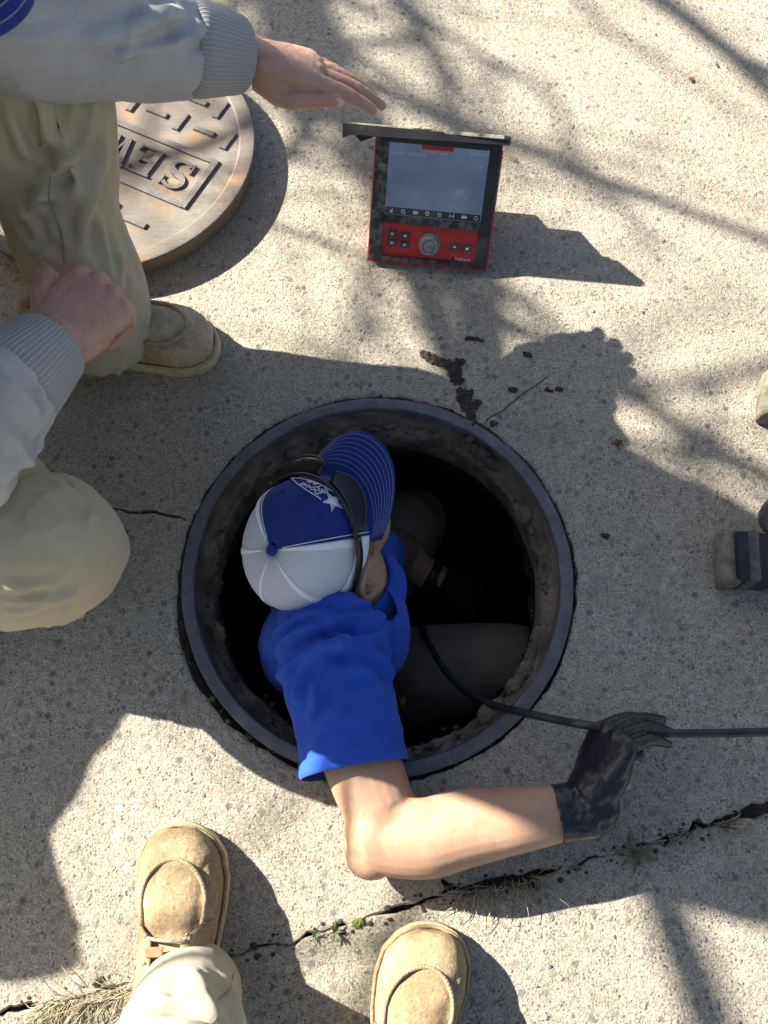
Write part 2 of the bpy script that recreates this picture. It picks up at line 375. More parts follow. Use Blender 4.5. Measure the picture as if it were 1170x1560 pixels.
def leather(name, c1, c2, dk, thr):
    t = NT(name); c = t.mix(t.ramp(t.noise(20, 5, .6), [(.34, 0), (.66, 1)]), c1, c2)
    c = t.mix(t.ramp(t.noise(13, 7, .7), [(thr, 0), (thr+.2, .75)]), c, dk)
    c = t.mix(t.ramp(t.noise(260, 4, .7), [(.30, .7), (.50, 0)]), c, A(*dk)*.6)
    c = t.mix(t.ramp(t.noise(75, 6, .75), [(.56, 0), (.70, .5)]), c, (.62, .52, .36))
    t.set('Base Color', c).set('Roughness', .88).set('Specular IOR Level', .2)
    t.bump(t.noise(38, 5, .6), .003, .7); t.bump(t.noise(300, 4, .75), .0012, .9); return t.m
M['boot'] = leather('tan_leather', (.31, .225, .125), (.40, .31, .185), (.18, .13, .075), .46)
M['bootdirty'] = leather('muddy_leather', (.36, .285, .185), (.47, .38, .255), (.18, .14, .095), .48)
M['sole'] = plain('crepe_sole', (.56, .47, .29), (.46, .37, .22), 40, .9, 0, .0015, 160, ((.20, .16, .11), 40, .56, .7))
M['lace'] = plain('lace', (.16, .12, .085), (.40, .33, .26), 300, .9, 0, .0006, 700)
M['red'] = plain('faded_red_leather', (.46, .14, .07), (.52, .20, .11), 120, .85, 0, .0005, 300)
M['brass'] = plain('eyelet', (.22, .19, .16), (.30, .27, .23), 80, .4, .8, 0)
M['glove'] = plain('black_nitrile', (.010, .0105, .0115), (.016, .016, .018), 60, .36, 0, .0006, 120)
M['cable'] = plain('black_cable', (.015, .016, .017), (.03, .03, .03), 60, .38, 0, .0004, 300, ((.10, .09, .08), 30, .62, .5))
M['monblack'] = plain('dusty_black_plastic', (.018, .018, .018), (.03, .03, .028), 30, .5, 0, .0006, 500, ((.20, .18, .145), 70, .46, .6))
M['monclean'] = plain('black_plastic', (.012, .012, .013), (.022, .022, .022), 30, .45, 0, .0004, 500, ((.12, .11, .09), 40, .62, .4))
M['monred'] = plain('red_plastic', (.50, .018, .016), (.58, .035, .03), 40, .45, 0, .0004, 500, ((.34, .17, .13), 45, .57, .45))
M['hood'] = plain('dusty_hood', (.03, .03, .028), (.06, .055, .05), 18, .55, 0, .0008, 400, ((.40, .365, .29), 20, .40, .9))
M['key'] = plain('grey_key', (.035, .033, .03), (.08, .075, .065), 90, .55, 0, .0005, 400, ((.28, .25, .2), 70, .60, .6))
M['knobm'] = plain('dusty_knob', (.20, .195, .18), (.34, .33, .31), 90, .6, .1, .0008, 500)
M['print'] = plain('white_print', (.62, .63, .66), (.70, .71, .74), 60, .6, 0, 0)
def screenmat():
    t = NT('screen'); c = t.mix(t.ramp(t.noise(9, 4, .6), [(.3, 0), (.75, 1)]), (.085, .12, .22), (.16, .22, .34))
    s = t.n('SeparateXYZ', {0: t.tc.outputs['Object']})
    c = t.mix(t.ramp(t.noise(34, 4, .7), [(.60, 0), (.74, .5)]), c, (.32, .38, .44))
    t.set('Base Color', (.02, .022, .027, 1)).set('Roughness', .3).set('Specular IOR Level', .2).set('Emission Color', c).set('Emission Strength', .15); return t.m
M['screen'] = screenmat()
M['bar'] = plain('screen_bar', (.02, .022, .028), (.03, .03, .036), 40, .25, 0, 0)
M['reel'] = plain('reel_black', (.012, .013, .017), (.02, .021, .026), 30, .35, 0, .0005, 200, ((.30, .29, .26), 55, .60, .8))
M['tape'] = plain('dusty_tape', (.10, .095, .08), (.05, .05, .05), 40, .3, 0, .002, 90, ((.36, .34, .29), 60, .58, .7))
M['footpad'] = plain('dusty_rubber', (.10, .088, .065), (.20, .175, .13), 60, .85, 0, .002, 160)
M['mud'] = plain('mud', (.034, .026, .020), (.062, .048, .036), 90, .95, 0, .003, 220)
M['leafred'] = plain('dead_leaf', (.13, .03, .02), (.19, .055, .035), 120, .7, 0, .001, 300)
M['weed'] = plain('weed_leaf', (.085, .115, .045), (.15, .17, .085), 160, .6, 0, .0006, 400)
M['moss'] = plain('moss', (.07, .095, .02), (.13, .15, .04), 200, .9, 0, .002, 400)
M['straw'] = plain('dry_straw', (.24, .20, .13), (.40, .35, .24), 90, .8, 0, 0)
M['bark'] = plain('bark', (.12, .095, .07), (.20, .165, .13), 12, .9, 0, .01, 30)
M['leaf'] = plain('young_leaf', (.09, .11, .03), (.14, .16, .05), 8, .7, 0, 0)
M['case'] = plain('case_plastic', (.03, .032, .035), (.05, .05, .053), 12, .55, 0, .001, 200)
M['phone'] = plain('phone_black', (.01, .01, .011), (.015, .015, .016), 12, .25, 0, 0)
def pebmat():
    t = NT('aggregate'); a = t.n('Attribute', attribute_name='tint').outputs['Color']
    t.set('Base Color', t.mix(t.ramp(t.noise(350, 3), [(.3, .45), (.65, 0)]), a, (.16, .15, .13))).set('Roughness', .85); t.bump(t.noise(500, 3), .0006); return t.m
M['peb'] = pebmat()

# ------------------------------------------------------------------ ground: two slabs, open joint, manhole hole
HC = A(-.0102, .3215)                                   # manhole centre
def jitter_line(pts, step, amp, seed):
    r = np.random.default_rng(seed); out = []
    for a, b in zip(pts[:-1], pts[1:]):
        k = max(1, int(np.linalg.norm(b-a)/step))
        for i in range(k): out.append(a+(b-a)*i/k)
    out.append(pts[-1]); out = np.array(out); n = np.c_[np.arange(len(out))*.45, np.zeros(len(out)), np.zeros(len(out))]
    out[:, 1] += amp*(fbm(n, seed, 3)); out[:, 0] += amp*.6*fbm(n+A(9, 3, 1), seed+5, 3); return out
cr = [(1170, 1232), (1100, 1251), (1040, 1272), (990, 1286), (940, 1300), (880, 1316), (820, 1334), (760, 1345), (690, 1359), (655, 1371), (600, 1390), (540, 1405), (490, 1420), (430, 1438), (360, 1456), (300, 1472), (200, 1495), (100, 1521), (0, 1546)]
crw = [19, 19, 16, 13, 11, 11, 15, 18, 12, 9, 8, 8, 9, 9, 9, 8, 7, 7, 7]
cw = np.array([at(*c)[:2] for c in cr]); cw = cw[::-1]; crw = np.array(crw[::-1])/1090.
d0 = nrm(cw[0]-cw[4]); d1 = nrm(cw[-1]-cw[-5])
cw = np.vstack([cw[0]+d0*20, cw[0]+d0*2, cw[0]+d0*.4, cw, cw[-1]+d1*.4, cw[-1]+d1*2, cw[-1]+d1*20]); crw = np.r_[[.006]*3, crw, [.014]*3]
sl = [0, *range(1, len(cw)-1), len(cw)-1]
def edge(sign, seed):
    b = cw + np.c_[np.zeros(len(cw)), sign*crw/2]
    mid = jitter_line(b[1:-1], .009, .0055, seed); return np.vstack([b[:1], mid, b[-1:]])
eu, el = edge(1, 3), edge(-1, 11)
ang = np.linspace(0, 2*math.pi, 260, endpoint=False)
rj = .3075 + .004*np.abs(fbm(np.c_[np.cos(ang)*7, np.sin(ang)*7, ang*0], 4, 4)) + .007*np.clip(fbm(np.c_[np.cos(ang)*3, np.sin(ang)*3, ang*0], 21, 3)-.15, 0, 1)
rj += .010*np.exp(-((ang-math.radians(208))/.35)**2)
hole = HC + np.c_[rj*np.cos(ang), rj*np.sin(ang)]
def slot(pxs, wds, seed):
    p = np.array([at(*q)[:2] for q in pxs]); p = jitter_line(p, .008, .0025, seed); wd = np.interp(np.linspace(0, 1, len(p)), np.linspace(0, 1, len(wds)), wds)/2
    t = np.gradient(p, axis=0); t /= np.linalg.norm(t, axis=1)[:, None]; nn = np.c_[-t[:, 1], t[:, 0]]
    r = np.random.default_rng(seed); wd = wd[:, None]*(.7+.6*r.random((len(p), 1)))
    return np.vstack([p+nn*wd, (p-nn*wd)[::-1]])
slots = [slot([(150, 772), (195, 779), (235, 779), (262, 785), (284, 793)], [.0012, .0026, .006, .004, .002], 5),
         slot([(735, 645), (770, 622), (800, 597), (835, 572)], [.0008, .0012, .001, .0006], 8),
         slot([(672, 1338), (682, 1347), (688, 1352)], [.004, .007, .010], 9)]
def offset_loop(lp, d):                                # move a closed loop outwards (away from its inside) by d
    a = .5*np.sum(lp[:, 0]*np.roll(lp[:, 1], -1)-np.roll(lp[:, 0], -1)*lp[:, 1])
    t = np.roll(lp, -1, 0)-np.roll(lp, 1, 0); t /= np.linalg.norm(t, axis=1)[:, None]+1e-9; n = np.c_[t[:, 1], -t[:, 0]]
    return lp + n*d*np.sign(a)
def slab(name, outer, holes, edge_idx):
    """outer: closed polygon at the top; holes: loops at the lip. edge_idx marks the jagged joint side of the outer loop"""
    mb = MB(); loops = [outer]; 
    for h_ in holes: loops.append(offset_loop(h_, .0045 if len(h_) > 150 else .0012))
    V = []; E_ = []; F_ = []
    for i, l in enumerate(loops):
        b = len(V); V += [Vector(p) for p in l]; idx = list(range(b, b+len(l))); E_ += [(idx[k], idx[(k+1) % len(l)]) for k in range(len(l))]
    r = delaunay_2d_cdt(V, E_, [], 0, 1e-7)
    vs = np.array([[v.x, v.y] for v in r[0]]); tri = [f for f in r[2]]
    from_in = []
    def inside(p, poly):
        x, y = p; q = np.roll(poly, -1, 0); c = ((poly[:, 1] > y) != (q[:, 1] > y)); xx = poly[:, 0]+(y-poly[:, 1])*(q[:, 0]-poly[:, 0])/(q[:, 1]-poly[:, 1]+1e-15)
        return np.count_nonzero(c & (x < xx)) % 2 == 1
    ft = []
    for f in tri:
        c = vs[list(f)].mean(0)
        if inside(c, loops[0]) and not any(inside(c, l) for l in loops[1:]): ft.append(tuple(f))
    mb.add(np.c_[vs, np.zeros(len(vs))], ft)
    for l, h_ in zip(loops[1:], holes):
        mb.grid(np.array([np.c_[l, np.zeros(len(l))], np.c_[h_, np.full(len(h_), -.0022)], np.c_[h_, np.full(len(h_), -.035)]]), closev=True)
    e = outer[edge_idx]; s = 1 if name == 'concrete_slab' else -1
    lip = e.copy(); lip[:, 1] -= s*.003
    mb.grid(np.array([np.c_[e, np.zeros(len(e))], np.c_[lip, np.full(len(e), -.004)], np.c_[lip, np.full(len(e), -.035)]]))
    o = mb.build('ground', M['concrete'], None, smooth=True, fix=True, auto=.5); o['kind'] = 'structure'; return o
up = np.vstack([eu, [[22, 40], [-22, 40]]]); slab('concrete_slab', up, [hole]+slots, np.arange(len(eu)))
lo = np.vstack([el[::-1], [[-22, -40], [22, -40]]]); slab('ground', lo, [], np.arange(len(el)))
mb = MB(); g = np.array([HC + .312*np.c_[np.cos(ang), np.sin(ang)], HC + 40*np.c_[np.cos(ang), np.sin(ang)]])
mb.grid(np.dstack([g, np.full(g.shape[:2], -.026)]), closev=True); o = mb.build('soil', M['slabedge']); o['kind'] = 'structure'
# coarse stones that stand proud of the worn concrete
mb = MB(); tint = []; r = np.random.default_rng(3); tmpl = []
ico = bmesh.new(); bmesh.ops.create_icosphere(ico, subdivisions=1, radius=1); iv = np.array([v.co[:] for v in ico.verts]); 
up_f = [tuple(v.index for v in f.verts) for f in ico.faces if max(v.co.z for v in f.verts) > .1]; ico.free()
pal = A([.28, .265, .24], [.35, .32, .27], [.20, .19, .18], [.32, .26, .19], [.38, .36, .32], [.24, .245, .25], [.36, .33, .27])
cnt = 0
while cnt < 3600:
    p = A(r.uniform(-1.0, 1.0), r.uniform(-.45, 1.75)); dh = np.linalg.norm(p-HC)
    if dh < .325: continue
    if abs(p[1]-np.interp(p[0], cw[:, 0], cw[:, 1])) < .022: continue
    low = p[1] < np.interp(p[0], cw[:, 0], cw[:, 1])
    s = r.gamma(2.2, .0008)+.0013
    if low: s *= 1.15
    s = min(s, .0058); an = r.uniform(0, 6.28); c_, s_ = math.cos(an), math.sin(an)
    v = iv*(1+.25*r.normal(size=(len(iv), 1)))*A(s*r.uniform(1, 1.5), s, s*.38); v = v @ A([c_, s_, 0], [-s_, c_, 0], [0, 0, 1]); v = v+A(p[0], p[1], -s*(.22 if low else .26))
    mb.add(v, up_f); tint.append(np.repeat(pal[r.integers(len(pal))][None]*r.uniform(.6, .95), len(iv), 0)); cnt += 1
o = mb.build('aggregate_stones', M['peb'], None, True, False); o['kind'] = 'stuff'; tag(o, 'small worn stones showing in the concrete surface', 'stones')
at_ = o.data.attributes.new('tint', 'FLOAT_COLOR', 'POINT'); tc = np.vstack(tint); at_.data.foreach_set('color', np.c_[tc, np.ones(len(tc))].astype(np.float32).ravel())

# ------------------------------------------------------------------ manhole frame and shaft
mh = thing('manhole', 'round dark cast iron manhole frame set in the concrete', 'manhole', (HC[0], HC[1], 0))
def rj_(amp, fr, sd): return lambda k, a: amp*fbm(np.c_[np.cos(a)*fr, np.sin(a)*fr, a*0+k*.7], sd, 3)
MB().lathe([(.3035, -.05), (.3045, -.002), (.3035, .0035), (.302, .0045), (.2865, .0045), (.2845, .003), (.2838, -.001), (.2832, -.012)], 180, (*HC, 0), rj_(.0007, 9, 2)).build('rim', M['ring'], mh, auto=.6)
mb = MB(); N_ = 220; a_ = np.linspace(0, 2*math.pi, N_, endpoint=False); g = []
for k, (rr, zz) in enumerate([(.2834, -.004), (.2822, -.02), (.281, -.036), (.276, -.041), (.272, -.043), (.270, -.044), (.2655, -.046), (.2630, -.050), (.262, -.066), (.264, -.10), (.275, -.13)]):
    nz = fbm(np.c_[np.cos(a_)*9, np.sin(a_)*9, a_*0+k*.5], 31, 5); R = rr + (.0050*nz if 2 < k < 9 else .001*nz); Z = zz + (.006*fbm(np.c_[np.cos(a_)*9, np.sin(a_)*9, a_*0+k*.6], 41, 4) if 2 < k < 8 else 0*a_)
    g.append(np.c_[HC[0]+R*np.cos(a_), HC[1]+R*np.sin(a_), Z])
mb.grid(np.array(g), closev=True).build('seat', M['seat'], mh)
mb = MB(); r = np.random.default_rng(5)
for k in range(110):
    an = r.uniform(0, 6.28); rr_ = r.choice([.268, .272, .279, .281])+r.normal(0, .002); q = r.gamma(2.5, .0017)+.002
    mb.ell(A(HC[0]+rr_*math.cos(an), HC[1]+rr_*math.sin(an), -.043+q*.15), A(q*1.5, q, q*.7), np.array([A(-math.sin(an), math.cos(an), 0), A(math.cos(an), math.sin(an), 0), A(0, 0, 1)]), 10, 7)
qm = remesh(mb, .0022, 1); qm.disp(.003*fbm(qm.co*190, 5, 3)); o = qm.build('seat_dirt', M['seat'], mh); o['kind'] = 'stuff'
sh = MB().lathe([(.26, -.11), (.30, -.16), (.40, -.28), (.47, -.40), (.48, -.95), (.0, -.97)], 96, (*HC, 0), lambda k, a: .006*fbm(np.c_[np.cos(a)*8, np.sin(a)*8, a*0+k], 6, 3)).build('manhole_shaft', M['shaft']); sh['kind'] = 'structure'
mb = MB(); rr = np.linspace(0, .475, 30); g = np.array([np.c_[HC[0]+q*np.cos(a_), HC[1]+q*np.sin(a_), -.90+.004*fbm(np.c_[q*np.cos(a_)*14, q*np.sin(a_)*14, a_*0], 8, 3)] for q in rr])
wt = mb.grid(g, closev=True).build('sewer_water', M['water']); wt['kind'] = 'structure'

# ------------------------------------------------------------------ lid lying beside the hole
LC = A(-.522, 1.132); LT = .046; LR = .281
lid = thing('manhole_cover', 'thick round rusty cast iron lid lettered SEWER lying on the concrete', 'manhole cover', (*LC, 0))
MB().lathe([(.0, .0), (.266, .0), (.272, .003), (.2785, .036), (.2805, .043)], 160, (*LC, 0), lambda k, a: .0006*fbm(np.c_[np.cos(a)*14, np.sin(a)*14, a*0+k], 3, 3)*(k > 0)).build('side', M['lidside'], lid, auto=.5)
MB().lathe([(.2805, .043), (.2795, .0455), (.277, .0465), (.2545, .0465), (.251, .0435), (.0, .0430)], 160, (*LC, 0)).build('plate', M['lid'], lid, auto=.6)
rd = nrm(at(222, 245, .045)[:2]-at(270, 265, .045)[:2]); ud = A(-rd[1], rd[0])      # reading direction, letter-up direction
def LF(x, y, z=0): p = LC + rd*x + ud*y; return A(p[0], p[1], z)
TY = float(np.dot(at(222, 245, .047)[:2]-LC, ud))                                   # height of the lettering band on the lid
def lbar(name, x0, y0, x1, y1, wd, z1):
    a = A(x0, y0); b = A(x1, y1); t = nrm(b-a); n = A(-t[1], t[0])*wd/2
    pl = np.array([a+n, a-n, b-n, b+n]); c = pl.mean(0); pin = c+(pl-c)*A(1, 1)
    mb = MB(); bt = np.array([LF(*q, .0425) for q in pl]); tp = np.array([LF(*(c+(q-c)*(1-.0012/np.linalg.norm(q-c)*1.6)), z1) for q in pl])
    mb.add(np.vstack([bt, tp]), [(4, 5, 6, 7)]+[(i, (i+1) % 4, 4+(i+1) % 4, 4+i) for i in range(4)]); return mb
bx = float(np.dot(at(308, 274, .047)[:2]-LC, rd)); BX0, BX1 = bx, -bx; BY0, BY1 = TY-.056, TY+.056; bw = .012
for q in ((BX0, BY0, BX1, BY0), (BX0, BY1, BX1, BY1), (BX0, BY0-bw/2, BX0, BY1+bw/2), (BX1, BY0-bw/2, BX1, BY1+bw/2)):
    lbar('border', *q, bw, .0475 + (.0004 if q[0] == q[2] else 0)).build('border', M['lidbar'], lid, smooth=False)
cx_ = A(*(at(222, 245, .047)[:2]-LC)); sx = float(np.dot(at(270, 265, .047)[:2]-LC, rd)); LH = .064; pitch = .068
def serif_letter(ch):
    st = []; h = LH/2; W = .024
    if ch == 'E':
        st = [([(-W*.55, -h), (-W*.55, h)], .013), ([(-W*.95, h-.0025), (W, h-.0025)], .005), ([(-W*.95, -h+.0025), (W, -h+.0025)], .005), ([(-W*.5, 0), (W*.45, 0)], .0045),
              ([(W*.93, h-.001), (W*.93, h-.013)], .004), ([(W*.97, -h+.001), (W*.97, -h+.014)], .004), ([(W*.45, .006), (W*.45, -.006)], .004)]
    elif ch == 'S':
        t = np.linspace(0, 1, 34); a = np.r_[np.linspace(math.radians(30), math.radians(270), 17), np.linspace(math.radians(90), math.radians(-150), 17)]
        x = W*.78*np.cos(a); y = np.r_[h*.5+h*.46*np.sin(a[:17]), -h*.5+h*.46*np.sin(a[17:])]
        st = [(np.c_[x, y], .007+.006*np.exp(-((t-.5)/.22)**2)), ([(W*.82, h), (W*.82, h*.35)], .0035), ([(-W*.86, -h), (-W*.86, -h*.3)], .0035)]
    elif ch == 'W':
        st = [([(-W*1.15, h), (-W*.5, -h)], .0115), ([(-W*.5, -h), (0, h*.6)], .0045), ([(0, h*.6), (W*.5, -h)], .0115), ([(W*.5, -h), (W*1.1, h)], .0045), ([(-W*1.5, h-.002), (-W*.75, h-.002)], .004), ([(W*.75, h-.002), (W*1.4, h-.002)], .004)]
    else:
        a = np.linspace(math.pi/2, -math.pi/2, 12)
        st = [([(-W*.55, -h), (-W*.55, h)], .013), ([(-W*.95, -h+.002), (-W*.1, -h+.002)], .004), (np.c_[np.r_[-W*.9, W*.1+W*.6*np.cos(a), -W*.5], np.r_[h-.0025, h*.5+(h*.5-.0025)*np.sin(a), 0]], .006), ([(0, 0), (W*1.05, -h+.001)], .0115)]
    return st
for k, ch in enumerate('SEWER'):
    mb = MB(); ox = sx+k*pitch
    for j, (ln, wd) in enumerate(serif_letter(ch)):
        ln = np.asarray(ln, float)+A(ox, TY); mb.ribbon(ln, np.full(len(ln), wd) if np.ndim(wd) == 0 else wd, .0425, .0478+.00025*j, LF)
    o = mb.build('letter', M['lidbar'], lid, smooth=False); o['label'] = 'raised letter ' + ch + ' on the lid'
# herringbone of short raised bars
bars = {}
for hz in (0, 1):
    L = .045; Wd = .0135; mb = MB(); lx, ly = (L, Wd) if hz == 0 else (Wd, L); e = .0014
    v = A([-lx/2, -ly/2, 0], [lx/2, -ly/2, 0], [lx/2, ly/2, 0], [-lx/2, ly/2, 0], [-lx/2+e, -ly/2+e, .0050], [lx/2-e, -ly/2+e, .0050], [lx/2-e, ly/2-e, .0050], [-lx/2+e, ly/2-e, .0050])
    me = MB().add(v, [(4, 5, 6, 7)]+[(i, (i+1) % 4, 4+(i+1) % 4, 4+i) for i in range(4)]).mesh('raised_bar'); me.materials.append(M['lidbar']); bars[hz] = me
rz = math.atan2(rd[1], rd[0]); pt = .052
ref_a = at(300, 152, .047)[:2]-LC; ra = A(np.dot(ref_a, rd), np.dot(ref_a, ud))
for i in range(-16, 17):
    for j in range(-16, 17):
        x = ra[0]+i*pt + 0*j; y = ra[1]+j*.059
        if math.hypot(x, y) > .232 or (BY0-.020 < y < BY1+.020): continue
        o = bpy.data.objects.new('raised_bar', bars[(i+j) % 2]); COL.objects.link(o); o.parent = lid
        p = LF(x, y, .0425)-A(*LC, 0); o.location = tuple(p); o.rotation_euler = (0, 0, rz)

# ------------------------------------------------------------------ camera monitor
B = at(650, 405, .004); R_ = nrm((at(740, 412)-at(567, 395))*A(1, 1, 0)); BK = A(-R_[1], R_[0], 0); tl = math.radians(40)
U_ = BK*math.sin(tl)+A(0, 0, 1)*math.cos(tl); N_v = np.cross(R_, U_)
AX = np.array([R_, U_, N_v]); MF = lambda x, y, z: B + R_*x + U_*y + N_v*z
mon = thing('camera_monitor', 'dusty red and black pipe inspection monitor propped up on the concrete', 'monitor', (B[0], B[1], 0))
W_, H_ = .212, .212
def mbox(name, x0, x1, y0, y1, z0, z1, mat, par=None, bev=.0015):
    return MB().box(MF((x0+x1)/2, (y0+y1)/2, (z0+z1)/2), (x1-x0, y1-y0, z1-z0), AX).build(name, mat, par or mon, smooth=True, bevel=bev, auto=.6)
mbox('shell', -W_/2-.003, W_/2+.003, -.002, H_-.012, -.060, -.004, M['monred'], bev=.004)
# bezel as a frame of rails with sunken screen and keypad
mbox('bezel', -W_/2, -.083, .004, H_, -.010, .010, M['monblack'], bev=.003)
mbox('bezel', .086, W_/2, .004, H_, -.010, .0103, M['monclean'], bev=.003)
mbox('bezel', -.0835, .0865, .197, H_-.0004, -.010, .0098, M['monclean'], bev=.003)
mbox('bezel', -.0835, .0865, .069, .082, -.010, .0085, M['monblack'], bev=.002)
mbox('bezel', -.0835, .0865, .0044, .013, -.010, .0097, M['monblack'], bev=.002)
scr = mbox('screen', -.084, .087, .081, .198, -.012, .0015, M['screen'], bev=.0008)
def mplate(name, x0, x1, y0, y1, z0, z1, mat, par): return mbox(name, x0, x1, y0, y1, z0, z1, mat, par, 0)
mplate('toolbar', -.082, .0845, .083, .0945, .0014, .0020, M['bar'], scr)
mplate('status_tab', -.028, .026, .190, .1965, .0014, .0022, M['monred'], scr)
def text_mesh(s, size, x, y, z, th=.0002, rot=0):
    cu = bpy.data.curves.new('t', 'FONT'); cu.body = s; cu.size = size; cu.extrude = th; o = bpy.data.objects.new('t', cu); COL.objects.link(o)
    me = bpy.data.meshes.new_from_object(o.evaluated_get(bpy.context.evaluated_depsgraph_get())); bpy.data.objects.remove(o)
    for v in me.vertices: p = MF(x+v.co.x, y+v.co.y, z+v.co.z); v.co = Vector(p)
    return me
def mtext(name, s, size, x, y, z, par, mat=None):
    me = text_mesh(s, size, x, y, z); me.transform(Matrix.Translation(-Vector(wloc(par)))); return link(name, me, mat or M['print'], par, False, False)
mtext('date_text', '04/03/2024  09:03:04 PM', .0058, -.080, .1795, .0019, scr)
mtext('title_text', 'CAMERA LIGHT', .0046, -.016, .1845, .0019, scr)
mtext('status_text', 'SETTINGS', .0042, -.080, .190, .0019, scr)
mtext('distance_text', '.40 FT', .005, .066, .168, .0019, scr)
mb = MB()
for k in range(4): mb.box(MF(.058+k*.0075, .190, .0019), (.005, .0038, .0005), AX)
mb.build('status_icons', M['print'], scr, False)
for k in range(8):
    x = -.072+k*.0213; y = .0888; mb = MB()
    if k == 0: mb.prism([(-.004, -.003), (.003, -.004), (.003, .004)], .0019, .0024, lambda a, b, c: MF(x+a, y+b, c))
    elif k in (1, 3, 7):
        an = np.linspace(0, 2*math.pi, 17); mb.ribbon(np.c_[np.cos(an), np.sin(an)]*.0028+A(x, y), np.full(17, .0013), .0019, .0024, MF)
        if k == 1: mb.ribbon([(x+.002, y-.002), (x+.0045, y-.0045)], np.full(2, .0014), .0019, .0025, MF)
    elif k == 4:
        for j in (-1, 0, 1): mb.box(MF(x, y+j*.0024, .0021), (.008, .0012, .0004), AX)
    elif k == 5:
        for j in (-1, 1): mb.box(MF(x+j*.0035, y, .0021), (.0014, .0075, .0004), AX)
        mb.box(MF(x, y, .0021), (.006, .0013, .00038), AX)
    else:
        mb.box(MF(x, y, .0021), (.008, .0055, .0004), AX)
        mb.box(MF(x+.0045, y, .0021), (.0025, .003, .00035), AX)
    mb.build('icon', M['print'], scr, False)
kp = mbox('keypad', -.0835, .0865, .012, .070, -.012, .0035, M['monred'], bev=.001)
for (x, y) in ((-.066, .051), (-.043, .0495), (-.066, .0355), (-.043, .034), (.046, .0385), (.0685, .0375)):
    k_ = mbox('key', x-.0085, x+.0085, y-.0055, y+.0055, .003, .0075, M['key'], kp, .0012)
    mplate('key_mark', x-.0022, x+.0022, y-.0016, y+.0016, .0074, .0079, M['print'], kp)
mb = MB(); kc = MF(.001, .038, 0)
ringp = lambda r, z, n=40: np.array([kc + R_*r*math.cos(q)+U_*r*math.sin(q)+N_v*z for q in np.linspace(0, 2*math.pi, n, endpoint=False)])
prof = [(.0195, .003), (.0195, .006), (.0175, .008), (.0165, .020), (.0150, .0225), (.0115, .0225), (.0105, .0205), (.0095, .0205), (.0085, .0228), (.001, .0232)]
mb.grid(np.array([ringp(*q) for q in prof]), closev=True).build('knob', M['knobm'], kp, auto=.5)
mtext('brand_text', 'hathorn', .0085, .0495, .0155, .0036, kp)
mplate('brand_mark', .0435, .0485, .0155, .0205, .0034, .0039, M['monclean'], kp)
# sun hood along the top, its left flap swung out past the case
hp = [(-.158, .010), (.110, .010), (.116, .052), (.104, .058), (-.150, .050)]
hd = np.cross(R_, nrm(N_v*.72+A(0, 0, .35)))
HN = nrm(N_v*.85 + U_*.15); HU = np.cross(HN, R_)
HB = MF(0, H_+.001, .0)
HF = lambda a, b, c: HB + R_*a + HN*(b-.012) + HU*c
hood = MB().prism(hp, -.002, .0035, HF).build('sun_hood', M['hood'], mon, smooth=False, bevel=.001)
MB().prism([(-.158, -.016), (.116, -.010), (.116, .001), (-.158, .001)], .050, .055, lambda a, b, c: HF(a, c, b)).build('hood_lip', M['monclean'], hood, smooth=False, bevel=.0008)
MB().prism([(-.158, 0), (-.158, -.020), (-.140, -.013), (-.128, -.024), (-.106, -.014), (-.106, 0)], .044, .049, lambda a, b, c: HF(a, c, b)).build('hood_flap', M['monclean'], hood, smooth=False, bevel=.0008)
mbox('carry_handle', -.05, .05, H_-.03, H_-.012, -.085, -.055, M['monclean'], bev=.004)
MB().box(MF(0, .09, -.09)*A(1, 1, 0)+A(0, 0, .045), (.12, .012, .10), np.array([R_, nrm(BK*.9+A(0, 0, .43)), np.cross(R_, nrm(BK*.9+A(0, 0, .43)))])).build('prop_stand', M['monclean'], mon, bevel=.002, auto=.6)

# ------------------------------------------------------------------ cable reel at the right edge
RC = A(.95, .50, .33)
reel = thing('cable_reel', 'paint-spattered black cable reel stand with taped feet on the concrete', 'cable reel', (.9, .5, 0))
f1 = at(1108, 862, .0); f2 = at(1172, 618, .0)
def foot(c, d):
    d = nrm(d); s = A(-d[1], d[0], 0); ax = np.array([d, s, A(0, 0, 1)])
    MB().box(c+d*.055+A(0, 0, .032), (.13, .074, .062), ax).build('foot_block', M['reel'], reel, bevel=.006, auto=.6)
    mb = MB(); mb.tube([c-d*.012-s*.040+A(0, 0, .026), c-d*.014+A(0, 0, .027), c-d*.012+s*.040+A(0, 0, .026)], (.014, .026), 16, 6, power=.8); mb.build('foot_pad', M['footpad'], reel)
    MB().box(c+d*.014+A(0, 0, .0315), (.016, .078, .0650), ax).build('tape', M['tape'], reel, bevel=.004, auto=.6)
foot(f1, A(1, -.10, 0)); foot(f2, A(1, -.25, 0)); foot(A(1.28, .25, 0), A(-1, .1, 0)); foot(A(1.28, .75, 0), A(-1, .0, 0))
MB().tube([f1+A(.06, .035, .055), f1+A(.05, .07, .085), (f1+f2)/2+A(.10, 0, .26), f2+A(.06, -.03, .06)], .016, 14, 8).build('frame_tube', M['tape'], reel)
MB().tube([f1+A(.09, 0, .055), A(.84, .47, .33), A(.84, .53, .33), f2+A(.10, 0, .055)], .012, 14, 8).build('frame_tube', M['reel'], reel)
MB().tube([A(1.24, .26, .05), A(1.06, .47, .33), A(1.06, .53, .33), A(1.24, .74, .05)], .012, 14, 8).build('frame_tube', M['reel'], reel)
MB().tube([A(.82, .5, .33), A(1.08, .5, .33)], .016, 16, 2).build('axle', M['reel'], reel)
for x in (.87, 1.03): MB().tube([A(x-.006, .5, .33), A(x+.006, .5, .33)], .26, 64, 1).build('flange', M['reel'], reel, auto=.5)
